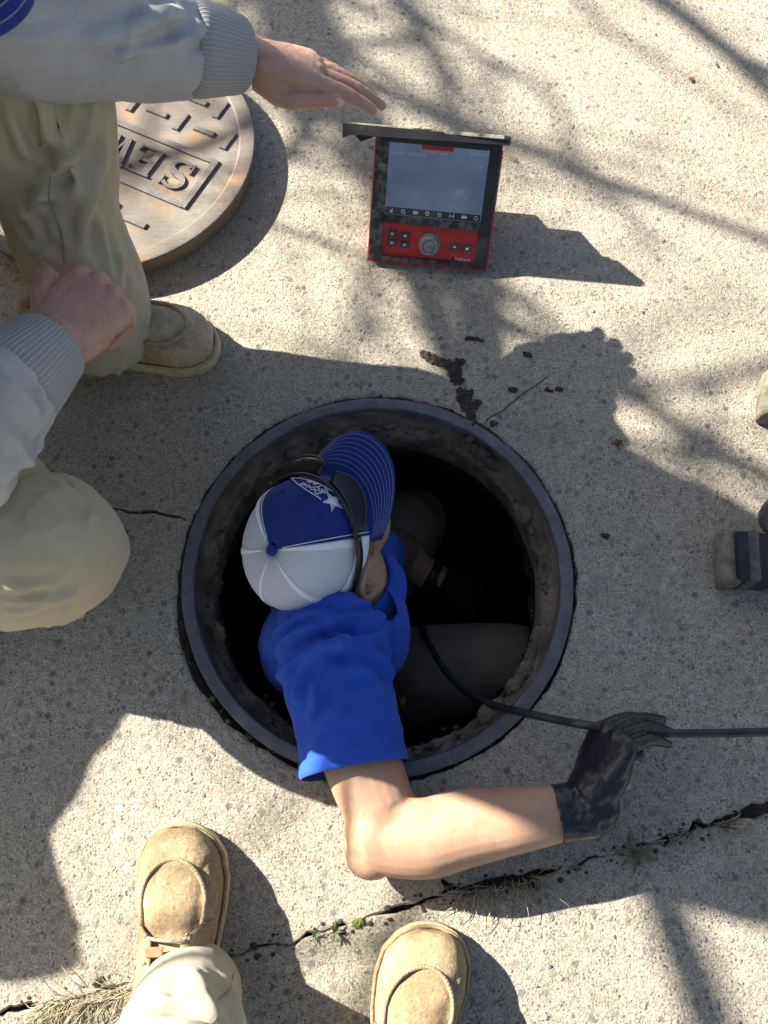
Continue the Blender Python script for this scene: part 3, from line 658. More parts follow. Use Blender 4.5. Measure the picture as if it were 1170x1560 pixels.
mb = MB(); q = np.linspace(0, 2*math.pi*9, 500); mb.tube(np.c_[.888+.124*(np.abs((q/(2*math.pi*4.5)) % 2-1)), .5+.19*np.cos(q), .33+.19*np.sin(q)], .0075, 8, 1); mb.build('wound_cable', M['cable'], reel)
mb = MB()
for k in range(40):
    p = f1+A(rng.uniform(.045, .11), rng.uniform(-.030, .030)-.005, .0632); mb.ell(p, A(1, .7, .25)*rng.gamma(2, .0014), None, 8, 5)
mb.build('paint_spatter', M['print'], reel)['kind'] = 'stuff'

# ------------------------------------------------------------------ push cable from the sewer through the gloved hand to the reel
GH = .105
cpts = [A(.03, .30, -.88), at(634, 925, -.60), at(640, 950, -.36), at(660, 993, -.19), at(692, 1038, -.12), at(738, 1069, -.045), at(790, 1084, .022), at(850, 1097, .07), at(890, 1104, GH-.005), at(950, 1112, GH), at(1018, 1117, GH), at(1090, 1117, GH), at(1170, 1115, GH+.005), A(.62, .075, .13), A(.80, .16, .25), A(.93, .30, .36), A(.95, .32, .40)]
tag(MB().tube(cpts, .0057, 14, 10).build('push_cable', M['cable']), 'black push cable running from the open manhole through the gloved hand', 'cable')

# ------------------------------------------------------------------ mud, leaves, weeds, straw
def lump(pxs, rad, seed, hgt=.5):
    mb = MB(); r = np.random.default_rng(seed)
    for (x, y), q in zip(pxs, rad): mb.ell(at(x, y, 0)+A(0, 0, q*.1), A(q*r.uniform(.9, 1.3), q, q*hgt), None, 14, 9)
    qm = remesh(mb, .0022, 3); qm.disp(.0035*fbm(qm.co*160, seed, 4)); return qm
tag(lump([(648, 541), (660, 547), (672, 553), (684, 558), (693, 566), (700, 552), (697, 580), (701, 596), (706, 608), (714, 600), (712, 622), (717, 634), (721, 646), (722, 620)], [.010, .011, .010, .012, .013, .010, .011, .009, .012, .010, .011, .010, .009, .009], 4, .24).build('mud_smear', M['mud']), 'dark streak of mud smeared across the concrete to the manhole rim', 'mud')
tag(lump([(716, 655), (720, 682), (716, 668), (735, 692), (748, 706), (757, 712)], [.009, .009, .008, .012, .010, .008], 8, .6).build('mud_clod', M['mud']), 'lumps of dark mud caked on the rim where the streak ends', 'mud').location.z = -.006
for k, (x, y, q, lb) in enumerate([(715, 516, .0055, 'small mud crumb of the pair on sunlit concrete between monitor and manhole'), (730, 517, .005, 'small mud crumb of the pair on sunlit concrete between monitor and manhole'), (803, 540, .007, 'dark mud crumb at the edge of the shadow below the monitor'), (780, 594, .006, 'mud crumb beside the hairline crack above the manhole rim'), (836, 594, .0045, 'tiny mud crumb of the pair just past the hairline crack'), (728, 614, .006, 'mud crumb touching the right side of the mud streak'), (752, 646, .006, 'mud crumb close outside the manhole rim by the mud streak'), (921, 816, .006, 'dark crumb on shaded concrete right of the manhole'), (850, 593, .004, 'tiny mud crumb of the pair just past the hairline crack')]):
    o = lump([(x-2, y), (x+3, y+1)], [q, q*.8], 20+k, .7).build('mud_crumb', M['mud']); tag(o, lb or 'tiny mud crumb on the concrete above the manhole', 'mud crumb', 'mud crumbs scattered on the concrete')
def leaf(px, py, size, seed, label, h=.003):
    r = np.random.default_rng(seed); mb = MB(); c = at(px, py, h); an0 = r.uniform(0, 6.28); n = 9
    for k in range(n):
        an = an0+k*2*math.pi/n; L = size*r.uniform(.5, 1.1); d = A(math.cos(an), math.sin(an), 0); s = A(-d[1], d[0], 0); w_ = size*.22
        g = []
        for t in np.linspace(0, 1, 6):
            hw = w_*math.sin(math.pi*min(1, .12+t*.86)); z = size*.12*math.sin(t*5+k)+size*.1*t
            g.append([c+d*L*t-s*hw+A(0, 0, z), c+d*L*t+A(0, 0, z+size*.04), c+d*L*t+s*hw+A(0, 0, z)])
        mb.grid(np.array(g))
    o = mb.build('dead_leaf', M['leafred'], None, True, False); o.modifiers.new('s', 'SOLIDIFY').thickness = .0004; return tag(o, label, 'leaf')
leaf(941, 675, .010, 1, 'crumpled dark red leaf on shaded concrete below the sunlit patch')
leaf(1054, 121, .008, 2, 'red-brown leaf scrap on sunlit concrete far behind the monitor')
leaf(1092, 99, .005, 3, 'tiny dark red bud near the red-brown leaf scrap')
leaf(190, 811, .008, 4, 'brown-red leaf scrap between the khaki knee and the manhole')
def rosette(px, py, size, seed, n, label, mat='weed', lift=.35):
    r = np.random.default_rng(seed); mb = MB(); c = at(px, py, -.004)
    for k in range(n):
        an = k*2.4+r.uniform(-.3, .3); L = size*r.uniform(.55, 1.15); d = A(math.cos(an), math.sin(an), 0); s = A(-d[1], d[0], 0); g = []
        for t in np.linspace(0, 1, 9):
            hw = L*.13*(math.sin(math.pi*t**.8)**.7+.12)*(1-t*.2); z = L*lift*math.sin(min(1.6, t*2.2))+.004
            g.append([c+d*L*t-s*hw+A(0, 0, z+.10*hw), c+d*L*t+A(0, 0, z-.25*hw), c+d*L*t+s*hw+A(0, 0, z+.10*hw)])
        mb.grid(np.array(g))
    o = mb.build('weed', M[mat], None, True, False); o.modifiers.new('s', 'SOLIDIFY').thickness = .0005; return tag(o, label, 'weed')
rosette(965, 1298, .026, 5, 15, 'leafy green weed rosette growing from the joint right of the gloved hand')
rosette(511, 1418, .014, 6, 8, 'small green weed with upright leaves in the joint between the boots', lift=.6)
rosette(481, 1424, .009, 7, 9, 'tiny weed in the joint near the tan boot with red lace tab', lift=.5)
def mosspad(px, py, q, seed, label):
    mb = MB()
    for k in range(7): mb.ell(at(px+rng.normal()*q*500, py+rng.normal()*q*180, 0), A(q, q, q*.5)*rng.uniform(.5, .9), None, 12, 8)
    qm = remesh(mb, .0016, 2); qm.disp(.0022*fbm(qm.co*500, seed, 3)); return tag(qm.build('moss', M['moss']), label, 'moss')
mosspad(550, 1405, .008, 3, 'bright green moss pad in the joint above the darker boot toe')
mosspad(322, 1065, .005, 4, 'thin moss growing along the outer edge of the iron frame')
mosspad(345, 1100, .004, 5, 'small moss tuft beside the iron frame near the blue sleeve')
def straw(px, py, spread, n, dirs, length, seed, label):
    r = np.random.default_rng(seed); mb = MB()
    for k in range(n):
        t = r.uniform(0, 1); base = at(px+spread*(t-.5), py-spread*.17*(t-.5)+r.normal()*4, -.012); dpx = A(*dirs[0])*(1-t)+A(*dirs[1])*t
        an = math.atan2(-dpx[1], dpx[0])+r.normal(0, .7); L = length*r.gamma(5, .2); d = A(math.cos(an), math.sin(an), 0); lf = r.uniform(.1, .5)
        pts = [base, base+d*L*.35+A(0, 0, .014+L*lf*.5), base+d*L*.75+A(0, 0, .014+L*lf*.45), base+d*L+A(r.normal()*.004, r.normal()*.004, .014+L*lf*.05)]
        mb.tube(pts, [.0007, .0006, .0005, .0002], 4, 2, cap=False)
    return tag(mb.build('dry_grass', M['straw'], None, True, False), label, 'grass')
straw(755, 1349, 130, 150, ((-1.3, .8), (1.0, .8)), .026, 2, 'flattened tuft of dry grass in the joint under the bare forearm')
straw(150, 1512, 150, 190, ((-1, 1), (-.6, 1)), .038, 3, 'pale dry grass lying in the joint beside the cream trouser leg')
straw(1060, 1263, 110, 60, ((-1, .4), (1, .2)), .02, 4, 'wisps of dead grass in the widest stretch of the joint')
# grit along the joint, the frame edge and the seat
mb = MB(); r = np.random.default_rng(12)
for k in range(900):
    if k < 420:
        t = r.uniform(3, len(cw)-4); p = A(np.interp(t, range(len(cw)), cw[:, 0]), np.interp(t, range(len(cw)), cw[:, 1])) + r.normal(0, .006, 2); z = -.016 if abs(p[1]-np.interp(p[0], cw[:, 0], cw[:, 1])) < .006 else .0
    elif k < 640: an = r.uniform(0, 6.28); p = HC+(.308+r.normal(0, .003))*A(math.cos(an), math.sin(an)); z = -.004
    else: an = r.uniform(0, 6.28); p = HC+r.uniform(.25, .282)*A(math.cos(an), math.sin(an)); z = -.044
    mb.ell(A(p[0], p[1], z), A(1, r.uniform(.6, 1), .6)*min(.006, r.gamma(2, .0009)+.0008), None, 6, 4)
o = mb.build('grit', M['mud'], None, True, False); o['kind'] = 'stuff'; tag(o, 'dark grit lying in the joint and around the manhole frame', 'grit')

# ------------------------------------------------------------------ outside the frame: an unseen bag added to cast shade, and the tree whose twigs dapple the light
CB = A(-1.25, .36, 0); cs = thing('added_shade_bag', 'tall slumped dark tool bag added out of view to shade the lower left slab', 'tool bag', CB)
cax = np.array([A(.45, .89, 0), A(-.89, .45, 0), A(0, 0, 1)]); mb = MB()
mb.tube([CB+A(0, 0, .02), CB+A(0, 0, .06), CB+A(0, 0, .25), CB+cax[0]*.02+A(0, 0, .42), CB+cax[0]*-.01+A(0, 0, .54), CB+A(0, 0, .57)], [(.13, .22), (.15, .25), (.15, .25), (.13, .24), (.07, .21), (.02, .15)], 28, 6, ref=cax[0], power=.7)
mb.ell(CB+cax[0]*.08+A(0, 0, .50), A(.14, .08, .08), cax); mb.ell(CB-cax[0]*.10+A(0, 0, .50), A(.12, .08, .08), cax)
qm = remesh(mb, .008, 4); qm.disp(.02*fbm(qm.co*6, 5, 3)); qm.build('bag_body', M['case'], cs)
MB().tube([CB+cax[0]*-.08+A(0, 0, .55), CB+cax[0]*-.05+A(0, 0, .575), CB+cax[0]*.05+A(0, 0, .575), CB+cax[0]*.08+A(0, 0, .55)], .011, 10, 5).build('handle', M['monclean'], cs)
TB = A(-3.2, 4.6, 0); tree = thing('street_tree', 'bare-branched tree with few young leaves standing beyond the crouching worker', 'tree', TB)
r = np.random.default_rng(23); tk = MB(); cr_ = MB(); lf = MB(); tk.tube([TB, TB+A(-.05, .05, 1.0), TB+A(.02, -.1, 2.0)], [.17, .15, .13], 14, 5)
def branch(p, d, L, rad, lv, wob=.17):
    d = nrm(d); k = 6; pts = [p]
    for i in range(k): d = nrm(d+r.normal(0, wob, 3)); pts.append(pts[-1]+d*L/k)
    (tk if lv == 0 else cr_).tube(pts, np.linspace(rad, rad*.5, k+1), 8 if lv < 2 else 5, 2)
    if lv < 3:
        for i in range(2, k+1, 1 if lv < 1 else 2):
            nd = nrm(d+r.normal(0, .75, 3)); branch(pts[i], nd, L*r.uniform(.38, .62), rad*.52, lv+1)
    if lv > 1:
        for _ in range(2):
            c = pts[r.integers(2, k+1)]+r.normal(0, .02, 3); a = nrm(r.normal(size=3)); b = nrm(np.cross(a, r.normal(size=3))); s = r.uniform(.008, .02)
            lf.add([c-a*s, c+b*s*.5, c+a*s, c-b*s*.5], [(0, 1, 2, 3)])
top = TB+A(.02, -.1, 2.0)
def over(px, py, h): g = at(px, py); return A(g[0]-SDIR[0]*h/math.tan(SUN_EL), g[1]-SDIR[1]*h/math.tan(SUN_EL), h)   # where a twig hangs that shades this bit of ground
for (px, py, h, L) in ((720, 40, 2.9, .9), (1150, 330, 2.7, .95), (430, 400, 2.6, .85), (980, 1450, 2.3, 1.02), (90, 1330, 2.2, .9), (760, 1300, 2.2, 1.02)):
    tgt = over(px, py, h); branch(top, tgt-top, np.linalg.norm(tgt-top)*L, .028, 0)
for (px, py, h) in ((1010, 1470, 2.2), (830, 1400, 2.4)):
    tgt = over(px, py, h); branch(top, tgt-top, np.linalg.norm(tgt-top)*1.08, .03, 0, .03)
tk.build('trunk', M['bark'], tree); cr_.build('crown', M['bark'], tree); lf.build('foliage', M['leaf'], tree, False, False)

# ------------------------------------------------------------------ parts of people
def rot_about(v, ax, an): ax = nrm(ax); return v*math.cos(an)+np.cross(ax, v)*math.sin(an)+ax*np.dot(ax, v)*(1-math.cos(an))
def frame3(x, z): x = nrm(x); z = nrm(np.asarray(z, float)-x*np.dot(x, z)); return x, np.cross(z, x), z     # right hand: x fingers, y thumb side, z back of hand
def hand(mb, o, X, Y, Z, s=1.0, curls=None, thumb=None, spread=(.10, .02, -.05, -.14), fat=1.0, wrist=(-.035, 0, 0)):
    T = lambda x, y, z: np.asarray(o)+s*(X*x+Y*y+Z*z)
    mb.tube([T(*wrist), T(-.005, 0, 0), T(.02, .001, 0), T(.055, .001, .001), T(.085, .001, .001), T(.099, .0, -.001)], np.array([(.029, .022), (.028, .021), (.034, .0195), (.0415, .0165), (.0425, .0140), (.036, .010)])*s*fat, 20, 4, ref=Z, power=.82)
    mb.ell(T(.034, .025, -.010), A(.034, .016, .016)*s*fat, np.array([nrm(X+Y*.35), nrm(Y-X*.35), Z]))
    mb.ell(T(.040, -.027, -.008), A(.038, .014, .015)*s*fat, np.array([X, Y, Z]))
    bases = [(.090, .0315, .0005), (.095, .0105, .002), (.091, -.0105, .001), (.083, -.0300, -.001)]; scl = [.97, 1.07, 1.0, .80]; tips = []
    curls = curls or [(15, 20, 10)]*4
    for i in range(4):
        p = T(*bases[i]); d = rot_about(X, Z, spread[i]); ax = nrm(np.cross(d, -Z)); L = [.045, .027, .022]; pts = [p-d*.018*s, p]
        for j in range(3): d = rot_about(d, ax, math.radians(curls[i][j])); p = p+d*L[j]*scl[i]*s; pts.append(p)
        rr = np.array([.0098, .0104, .0091, .0080, .0060])*s*fat*(.88 if i == 3 else 1)
        mb.tube(pts, rr, 12, 4); mb.ell(pts[-1]-d*.001, rr[-1]*1.02, None, 12, 8); mb.ell(pts[1]+Z*(.0015+.002*(curls[i][0] > 45))*s, rr[1]*(1.08+.14*(curls[i][0] > 45)), None, 12, 8); tips.append((pts[-1], d, pts[2]))
    th = thumb or [(.018, .022, -.012), (.045, .045, -.016), (.075, .054, -.016), (.102, .050, -.016)]
    tp = [T(*q) for q in th]; mb.tube(tp, np.array([.0155, .0135, .0105, .0082])[:len(tp)]*s*fat, 14, 5); mb.ell(tp[-1], .0084*s*fat, None, 12, 8); mb.ell(tp[2], .0112*s*fat, None, 12, 8)
    return tips, tp
def head_mesh(mb, c, f, u, s=1.0):
    r_ = np.cross(f, u); ax = np.array([f, r_, u]); Q = lambda a, b, z: c+s*(f*a+r_*b+u*z)
    mb.ell(Q(-.005, 0, .02), A(.098, .078, .100)*s, ax, 28, 20); mb.ell(Q(.032, 0, -.042), A(.062, .067, .072)*s, ax, 24, 16); mb.ell(Q(.062, 0, -.095), A(.026, .032, .022)*s, ax)
    mb.tube([Q(.088, 0, .022), Q(.103, 0, -.008), Q(.115, 0, -.026), Q(.095, 0, -.034)], np.array([.008, .010, .013, .010])*s, 12, 4)
    mb.ell(Q(.086, 0, -.058), A(.012, .026, .006)*s, ax); mb.ell(Q(.085, 0, -.069), A(.011, .023, .006)*s, ax); mb.ell(Q(.084, 0, .030), A(.013, .046, .010)*s, ax)
    for b in (-1, 1):
        mb.ell(Q(.070, b*.040, -.025), A(.022, .026, .022)*s, ax)
        y0 = .073
        E = lambda x, o, z: Q(-.012+(x+.012)*1.28, b*(y0+o*1.15), -.004+(z+.004)*1.28)
        e = [E(.006, -.008, -.014), E(.012, .010, .012), E(-.006, .022, .028), E(-.026, .027, .018), E(-.030, .025, -.008), E(-.016, .015, -.034), E(.000, .001, -.040)]
        mb.tube(e, np.array([.0040, .0052, .0055, .0055, .0052, .0066, .0055])*s, 10, 4)
        mb.tube([E(.0, -.004, -.004), E(-.016, .010, -.004)], [(.005, .032), (.004, .030)], 14, 3, ref=u); mb.tube([E(-.003, .012, .014), E(-.015, .019, .006), E(-.017, .016, -.016)], .0040*s, 8, 4)
    return Q, ax
def cap(person, c, f, u, bright=True):
    """trucker cap in the head frame: c is the centre of the sweatband, u up, f forward"""
    r_ = np.cross(f, u)
    def S(ph, t, off=0.0):                              # ph 0 = front, positive to the wearer's right; t 0 at the button, 1 at the band
        a = t*math.pi/2*1.0; front = .5+.5*math.cos(ph)
        R = math.sin(a)**(.78-.12*front); Zc = max(0.0, math.cos(a))**(.80-.12*front)
        rf, rs, hz = .103, .0865, .102
        return c + f*((rf+off)*R*math.cos(ph)) + r_*((rs+off)*R*math.sin(ph)) + u*((hz+off)*Zc - .004*(t > .97))
    def patch(p0, p1, t0, t1, off, nu=14, nv=14, uvs=True):
        P = np.linspace(p0, p1, nu); T = np.linspace(t0, t1, nv); g = np.array([[S(p, t, off) for p in P] for t in T]); mb = MB().grid(g); return mb, P, T
    def mkpatch(name, mat, par, p0, p1, t0, t1, off, nu=16, nv=16):
        mb, P, T = patch(p0, p1, t0, t1, off, nu, nv); me = mb.mesh(name); uvl = me.uv_layers.new(name='UVMap')
        uv = np.array([[P[j], T[i]] for i in range(nv) for j in range(nu)]); li = np.empty(len(me.loops), np.int32); me.loops.foreach_get('vertex_index', li); uvl.data.foreach_set('uv', uv[li].astype(np.float32).ravel())
        me.transform(Matrix.Translation(-Vector(wloc(par)))); o = link(name, me, mat, par, True, False); m = o.modifiers.new('s', 'SOLIDIFY'); m.thickness = .0016; return o
    e0 = math.radians(58); edges = [e0, math.radians(119), math.pi, 2*math.pi-math.radians(119), 2*math.pi-e0]
    cp = mkpatch('cap', M['capblue'], person, -e0, e0, .02, 1.0, .0008, 30, 24); cp['label'] = 'blue and white trucker cap'
    for a, b in zip(edges[:-1], edges[1:]): mkpatch('mesh_panel', M['capmesh'], cp, a, b, .02, 1.0, 0, 16, 22)
    for a in edges[1:-1]: mkpatch('seam_tape', M['capwhite'], cp, a-.055, a+.055, .05, 1.0, .0012, 4, 22)
    for sgn in (-1, 1):
        mkpatch('seam_tape', M['capwhite'], cp, sgn*(e0+.012), sgn*(e0+.13), .05, 1.0, .0012, 4, 22)
        MB().tube([S(sgn*(e0-.05), t, .0016) for t in np.linspace(.06, 1, 20)], .0006, 6, 1).build('stitching', M['thread'], cp)
    MB().tube([S(0, t, .0012) for t in np.linspace(.05, .98, 20)], .0006, 6, 1).build('seam', M['capblue'], cp)
    mkpatch('sweatband', M['capwhite'], cp, e0, 2*math.pi-e0, .90, 1.03, .0026, 50, 4)
    MB().ell(S(0, 0, .001), A(.0085, .0085, .0045), np.array([f, r_, u])).build('button', M['capblue'], cp)
    for sgn in (-1, 1):
        q = np.linspace(0, 2*math.pi, 14); MB().tube([S(sgn*.5+.030*math.cos(k), .50+.022*math.sin(k), .0015) for k in q], .0009, 6, 1).build('eyelet', M['capblue'], cp)
    def Bp(s, v, off=0.0):                              # brim: s -1..1 across, v 0 at the crown, 1 at the edge
        ph = s*math.radians(64); b = S(ph, 1.0, -.001); lat = math.sin(ph); fo = max(0, 1-abs(s)**2.6)
        p = b + f*(.072*v*fo**.55 + .004*v) + r_*(.005*v*lat) - u*(.020*v*fo + .026*v*s*s + .010*v*v)
        return p + u*off
    g = np.array([[Bp(s, v, .0016) for s in np.linspace(-1, 1, 41)] for v in np.linspace(-.12, 1, 12)]); o = MB().grid(g).build('brim', M['capblue'], cp); o.modifiers.new('s', 'SOLIDIFY').thickness = .0034
    for v in np.linspace(.30, .93, 8): MB().tube([Bp(s*(.985), v, .0020) for s in np.linspace(-1, 1, 41)], .00026, 5, 1).build('brim_stitching', M['brimthread'], cp)
    return cp, S, Bp, r_
def boot(person, toe, dirn, L=.292, width=.119, mats=('boot', 'sole'), side=1, laces=True):
    X = nrm(A(dirn[0], dirn[1], 0)); Y = A(-X[1], X[0], 0); Zu = A(0, 0, 1); toe = A(toe[0], toe[1], 0); heel = toe-X*L
    xs = np.array([0, .012, .04, .10, .15, .19, .225, .255, .275, .287, .292])*L/.292
    hw = np.array([.012, .030, .037, .038, .045, .054, .0590, .0555, .043, .027, .008])*width/.119
    cy = side*np.array([0, 0, 0, -.002, -.003, -.001, .002, .005, .008, .010, .011])
    W = lambda x: np.interp(x, xs, hw); C = lambda x: np.interp(x, xs, cy)
    T = lambda x, y, z: heel+X*x+Y*y+Zu*z
    xx = np.r_[np.linspace(0, L*.15, 8), np.linspace(L*.18, L*.82, 16), np.linspace(L*.84, L, 14)]
    out = np.vstack([[(x, C(x)+W(x)) for x in xx], [(x, C(x)-W(x)) for x in xx[::-1]]])
    def ring(sc, z): c = out.mean(0); return np.array([T(*(c+(p-c)*sc), z) for p in out])
    hx = lambda x: np.interp(x/L*.292, [0, .02, .06, .10, .135, .17, .21, .25, .275, .292], [.115, .135, .14, .128, .100, .080, .067, .054, .040, .018])
    mb = MB()
    g = []
    for x in np.linspace(.004, L-.004, 46):
        w_ = W(x)*.945; h = hx(x); row = []
        for a in np.linspace(0, math.pi, 25):
            ca, sa = math.cos(a), math.sin(a); k = .62 if x > L*.45 else .5
            row.append(T(x, C(x)+w_*np.sign(ca)*abs(ca)**k*(1-.16*sa*(x < L*.5)), .020+(h)*abs(sa)**.72))
        g.append(row)
    g = np.array(g); a_, b_ = g.shape[:2]; mb.grid(g)
    mb.f.append(tuple(range(b_))); mb.f.append(tuple((a_-1)*b_+i for i in range(b_-1, -1, -1)))
    for i in range(a_-1): mb.f.append((i*b_, (i+1)*b_, (i+1)*b_+b_-1, i*b_+b_-1))
    qm = remesh(mb, .0026, 5)
    # the sewn-in toe piece sits lower than the wall round it; leather creases across the ball
    lx = (qm.co-heel)@X; ly = (qm.co-heel)@Y-C(lx); d_in = np.maximum(np.abs(ly)/(W(lx)*.73+1e-6), (lx-L*.55)/(L*.29))
    qm.disp(-.0050*(1/(1+np.exp((d_in-1)*26)))*(lx > L*.40)*(qm.co[:, 2] > .035) + .0016*fbm(qm.co*26, 3, 3) - .0016*np.exp(-((lx-L*.60+.10*ly)/.006)**2)*(np.abs(ly) < .04) - .0012*np.exp(-((lx-L*.545-.12*ly)/.005)**2)*(np.abs(ly) < .04))
    bt = qm.build('boot', M[mats[0]], person)
    mb = MB(); mb.grid(np.array([ring(1.0, 0.0), ring(1.035, .006), ring(1.035, .022), ring(1.03, .0245)]), closev=True); n = len(out); mb.f.append(tuple(range(n-1, -1, -1))); mb.f.append(tuple(range(3*n, 4*n)))
    mb.build('sole', M[mats[1]], bt, auto=.7)
    MB().tube(np.vstack([ring(1.0, .0262), ring(1.0, .0262)[:1]]), .0026, 8, 1, cap=False).build('welt', M[mats[0]], bt)
    def top(x, y):
        k = .62 if x > L*.45 else .5; w_ = W(x)*.945; q = min(1, abs((y)/w_)); ca = q**(1/k); sa = math.sqrt(max(0, 1-ca*ca)); return T(x, C(x)+y, .020+hx(x)*sa**.72)
    pth = []
    for t in np.linspace(0, 1, 15): x = L*(.59+.11*t); pth.append(top(x, W(x)*.73))
    for a in np.linspace(90, -90, 17)[1:-1]: a = math.radians(a); x = L*(.70+.165*math.cos(a)); pth.append(top(x, W(L*.70)*.73*math.sin(a)))
    for t in np.linspace(1, 0, 15): x = L*(.59+.11*t); pth.append(top(x, -W(x)*.73))
    MB().tube(np.array(pth)+A(0, 0, -.0016), .0030, 8, 1).build('moc_seam', M[mats[0]], bt)
    mb = MB()
    for k in range(2, len(pth)-2):
        for q in (0, .5): 
            p = pth[k]*(1-q)+pth[k+1]*q; d = nrm(pth[k+1]-pth[k-1]); sd = np.cross(d, Zu); mb.tube([p-sd*.0030-A(0, 0, .0006), p+A(0, 0, .0016), p+sd*.0030-A(0, 0, .0006)], .0005, 5, 1)
    mb.build('seam_stitching', M['lace'], bt)
    for s in (-1, 1):                                   # quarters that carry the eyelets
        mb = MB(); g = []
        for x in np.linspace(L*.20, L*.62, 10):
            y1 = W(x)*.92; y0 = W(x)*np.interp(x, [L*.20, L*.57, L*.62], [.20, .34, .70]); g.append([top(x, s*(y0+(y1-y0)*t))+A(0, 0, .0030)+Y*s*.002 for t in np.linspace(0, 1, 8)])
        o = mb.grid(np.array(g)).build('quarter', M[mats[0]], bt); o.modifiers.new('s', 'SOLIDIFY').thickness = .003
        for x in (L*.575, L*.48, L*.38):
            p = top(x, s*W(x)*.50)+A(0, 0, .004); q = np.linspace(0, 2*math.pi, 15); MB().tube([p+X*.0034*math.cos(k)+Y*.0034*math.sin(k)*.8-Zu*abs(.0010*math.sin(k)) for k in q], .0012, 6, 1, cap=False).build('eyelet', M['brass'], bt)
    if laces:
        for x in (L*.575, L*.48, L*.38):
            a, b = top(x, W(x)*.50)+A(0, 0, .0055), top(x-.004, -W(x)*.50)+A(0, 0, .0055); MB().tube([a, (a*2+b)/3+A(0, 0, .006), (a+2*b)/3+A(0, 0, .007), b], .0022, 8, 4).build('lace', M['lace'], bt)
        a = top(L*.53, .012)+A(0, 0, .007); MB().box(a, (.011, .022, .003), np.array([X, Y, Zu])).build('lace_tab', M['red'], bt, bevel=.001)
    return bt
def cuff(name, mat, par, pts, rad, n=64):               # ribbed band with a UV running round it
    pts = np.asarray(pts, float); mb = MB(); mb.tube(pts, rad, n, 6, cap=False); me = mb.mesh(name); k = len(mb.co())//n; uvl = me.uv_layers.new(name='UVMap')
    li = np.empty(len(me.loops), np.int32); me.loops.foreach_get('vertex_index', li); uv = []
    for p in me.polygons:
        js = [v % n for v in p.vertices]; wrap = (0 in js) and (n-1 in js)
        for v in p.vertices: j = v % n; uv += [((n if (wrap and j == 0) else j)/n), (v//n)/k]
    uvl.data.foreach_set('uv', np.array(uv, np.float32)); me.transform(Matrix.Translation(-Vector(wloc(par)))); o = link(name, me, mat, par, True, False)
    o.modifiers.new('s', 'SOLIDIFY').thickness = .004; return o

# ------------------------------------------------------------------ the worker in the manhole
pa = thing('person', 'person in blue polo and blue-white cap crouching inside the open manhole', 'person', (HC[0], HC[1], -.95))
shR = at(512, 1000, .045); elb = at(587, 1280, .058); wri = at(858, 1238, .090)
hf = nrm(A(.373, .675, .50)); hu = A(-.37, -.49, .78); hu = nrm(hu-hf*np.dot(hu, hf)); hr = np.cross(hf, hu); hu = nrm(hu*math.cos(.15)-hr*math.sin(.15)); hr = np.cross(hf, hu)
btn = at(413, 838, .165); bandc = btn-hu*.104; hc = bandc-hu*.034
mb = MB(); Qh, hax = head_mesh(mb, hc, hf, hu)
neck = A(-.050, .300, -.004); cu_ = nrm(nrm(hc-neck)+A(.10, .0, .75)); mb.tube([hc-hu*.03-hf*.01, hc*.5+neck*.5-hu*.02, neck, neck+A(-.01, .0, -.07)], [.062, .058, .062, .08], 20, 5)
shL = A(-.050, .365, -.10); chest = A(-.075, .30, -.16)
mb.tube([neck+A(0, 0, -.03), chest, A(-.09, .30, -.42)], [(.07, .07), (.10, .14), (.10, .13)], 20, 5, ref=A(0, 1, 0))
mb.tube([neck+A(-.01, -.02, -.05), shR+A(0, .02, -.01), shR*.55+elb*.45+A(-.004, 0, .0), elb+A(-.006, .035, 0)], [.05, .052, .0545, .049], 22, 6)
fd = nrm(wri-elb)
mb.tube([elb+A(-.004, .03, 0), elb+A(-.006, .006, 0), elb+fd*.05+A(0, -.004, 0), elb+fd*.10, elb+fd*.17, wri, wri+fd*.012], [.048, .047, .0505, .049, .0415, (.0335, .029), (.028, .025)], 22, 6, ref=A(0, 0, 1))
mb.ell(elb+A(-.018, -.016, -.004), A(.036, .034, .034)); mb.ell(elb+fd*.055+A(0, .012, .012), A(.06, .034, .034)); mb.ell(elb+A(.012, .022, .0), A(.045, .045, .046)); mb.ell(at(578, 1240, .060), A(.044, .046, .046))
mb.tube([neck+A(-.01, .03, -.08), shL, A(-.01, .40, -.24), at(606, 838, -.36), at(640, 868, -.39), at(672, 886, -.40)], [.05, .052, .048, .044, .036, .030], 18, 5)
qb = remesh(mb, .0028, 9); qb.disp(.0010*fbm(qb.co*18, 2, 2))
qb.build('body', M['skin'], pa)
mh2 = MB(); hx_, hy_, hz_ = frame3(nrm(at(720, 905, -.44)-at(672, 886, -.40)), A(.1, -.2, .9)); hy_ = -hy_; hand(mh2, at(676, 888, -.402), hx_, hy_, hz_, 1.0, [(30, 35, 20)]*4, fat=1.08)
remesh(mh2, .0024, 4).build('glove', M['glove'], pa)
for b in (-1, 1): MB().ell(Qh(.079, b*.031, -.004), .0115, None, 14, 10).build('eye', M['eye'], pa)
mb = MB(); g = []
for z in np.linspace(-.055, .02, 8):
    row = []
    for a in np.linspace(math.radians(62), math.radians(298), 40):
        k = math.sqrt(max(.05, 1-((z-.02)/.100)**2)); row.append(hc+hf*(-.005+.100*k*math.cos(a))+hr*(.080*k*math.sin(a))+hu*z)
    g.append(row)
o = mb.grid(np.array(g)).build('hair', M['hair'], pa); o.modifiers.new('s', 'SOLIDIFY').thickness = .002
cpA, S_, Bp_, rA = cap(pa, bandc, hf, hu)
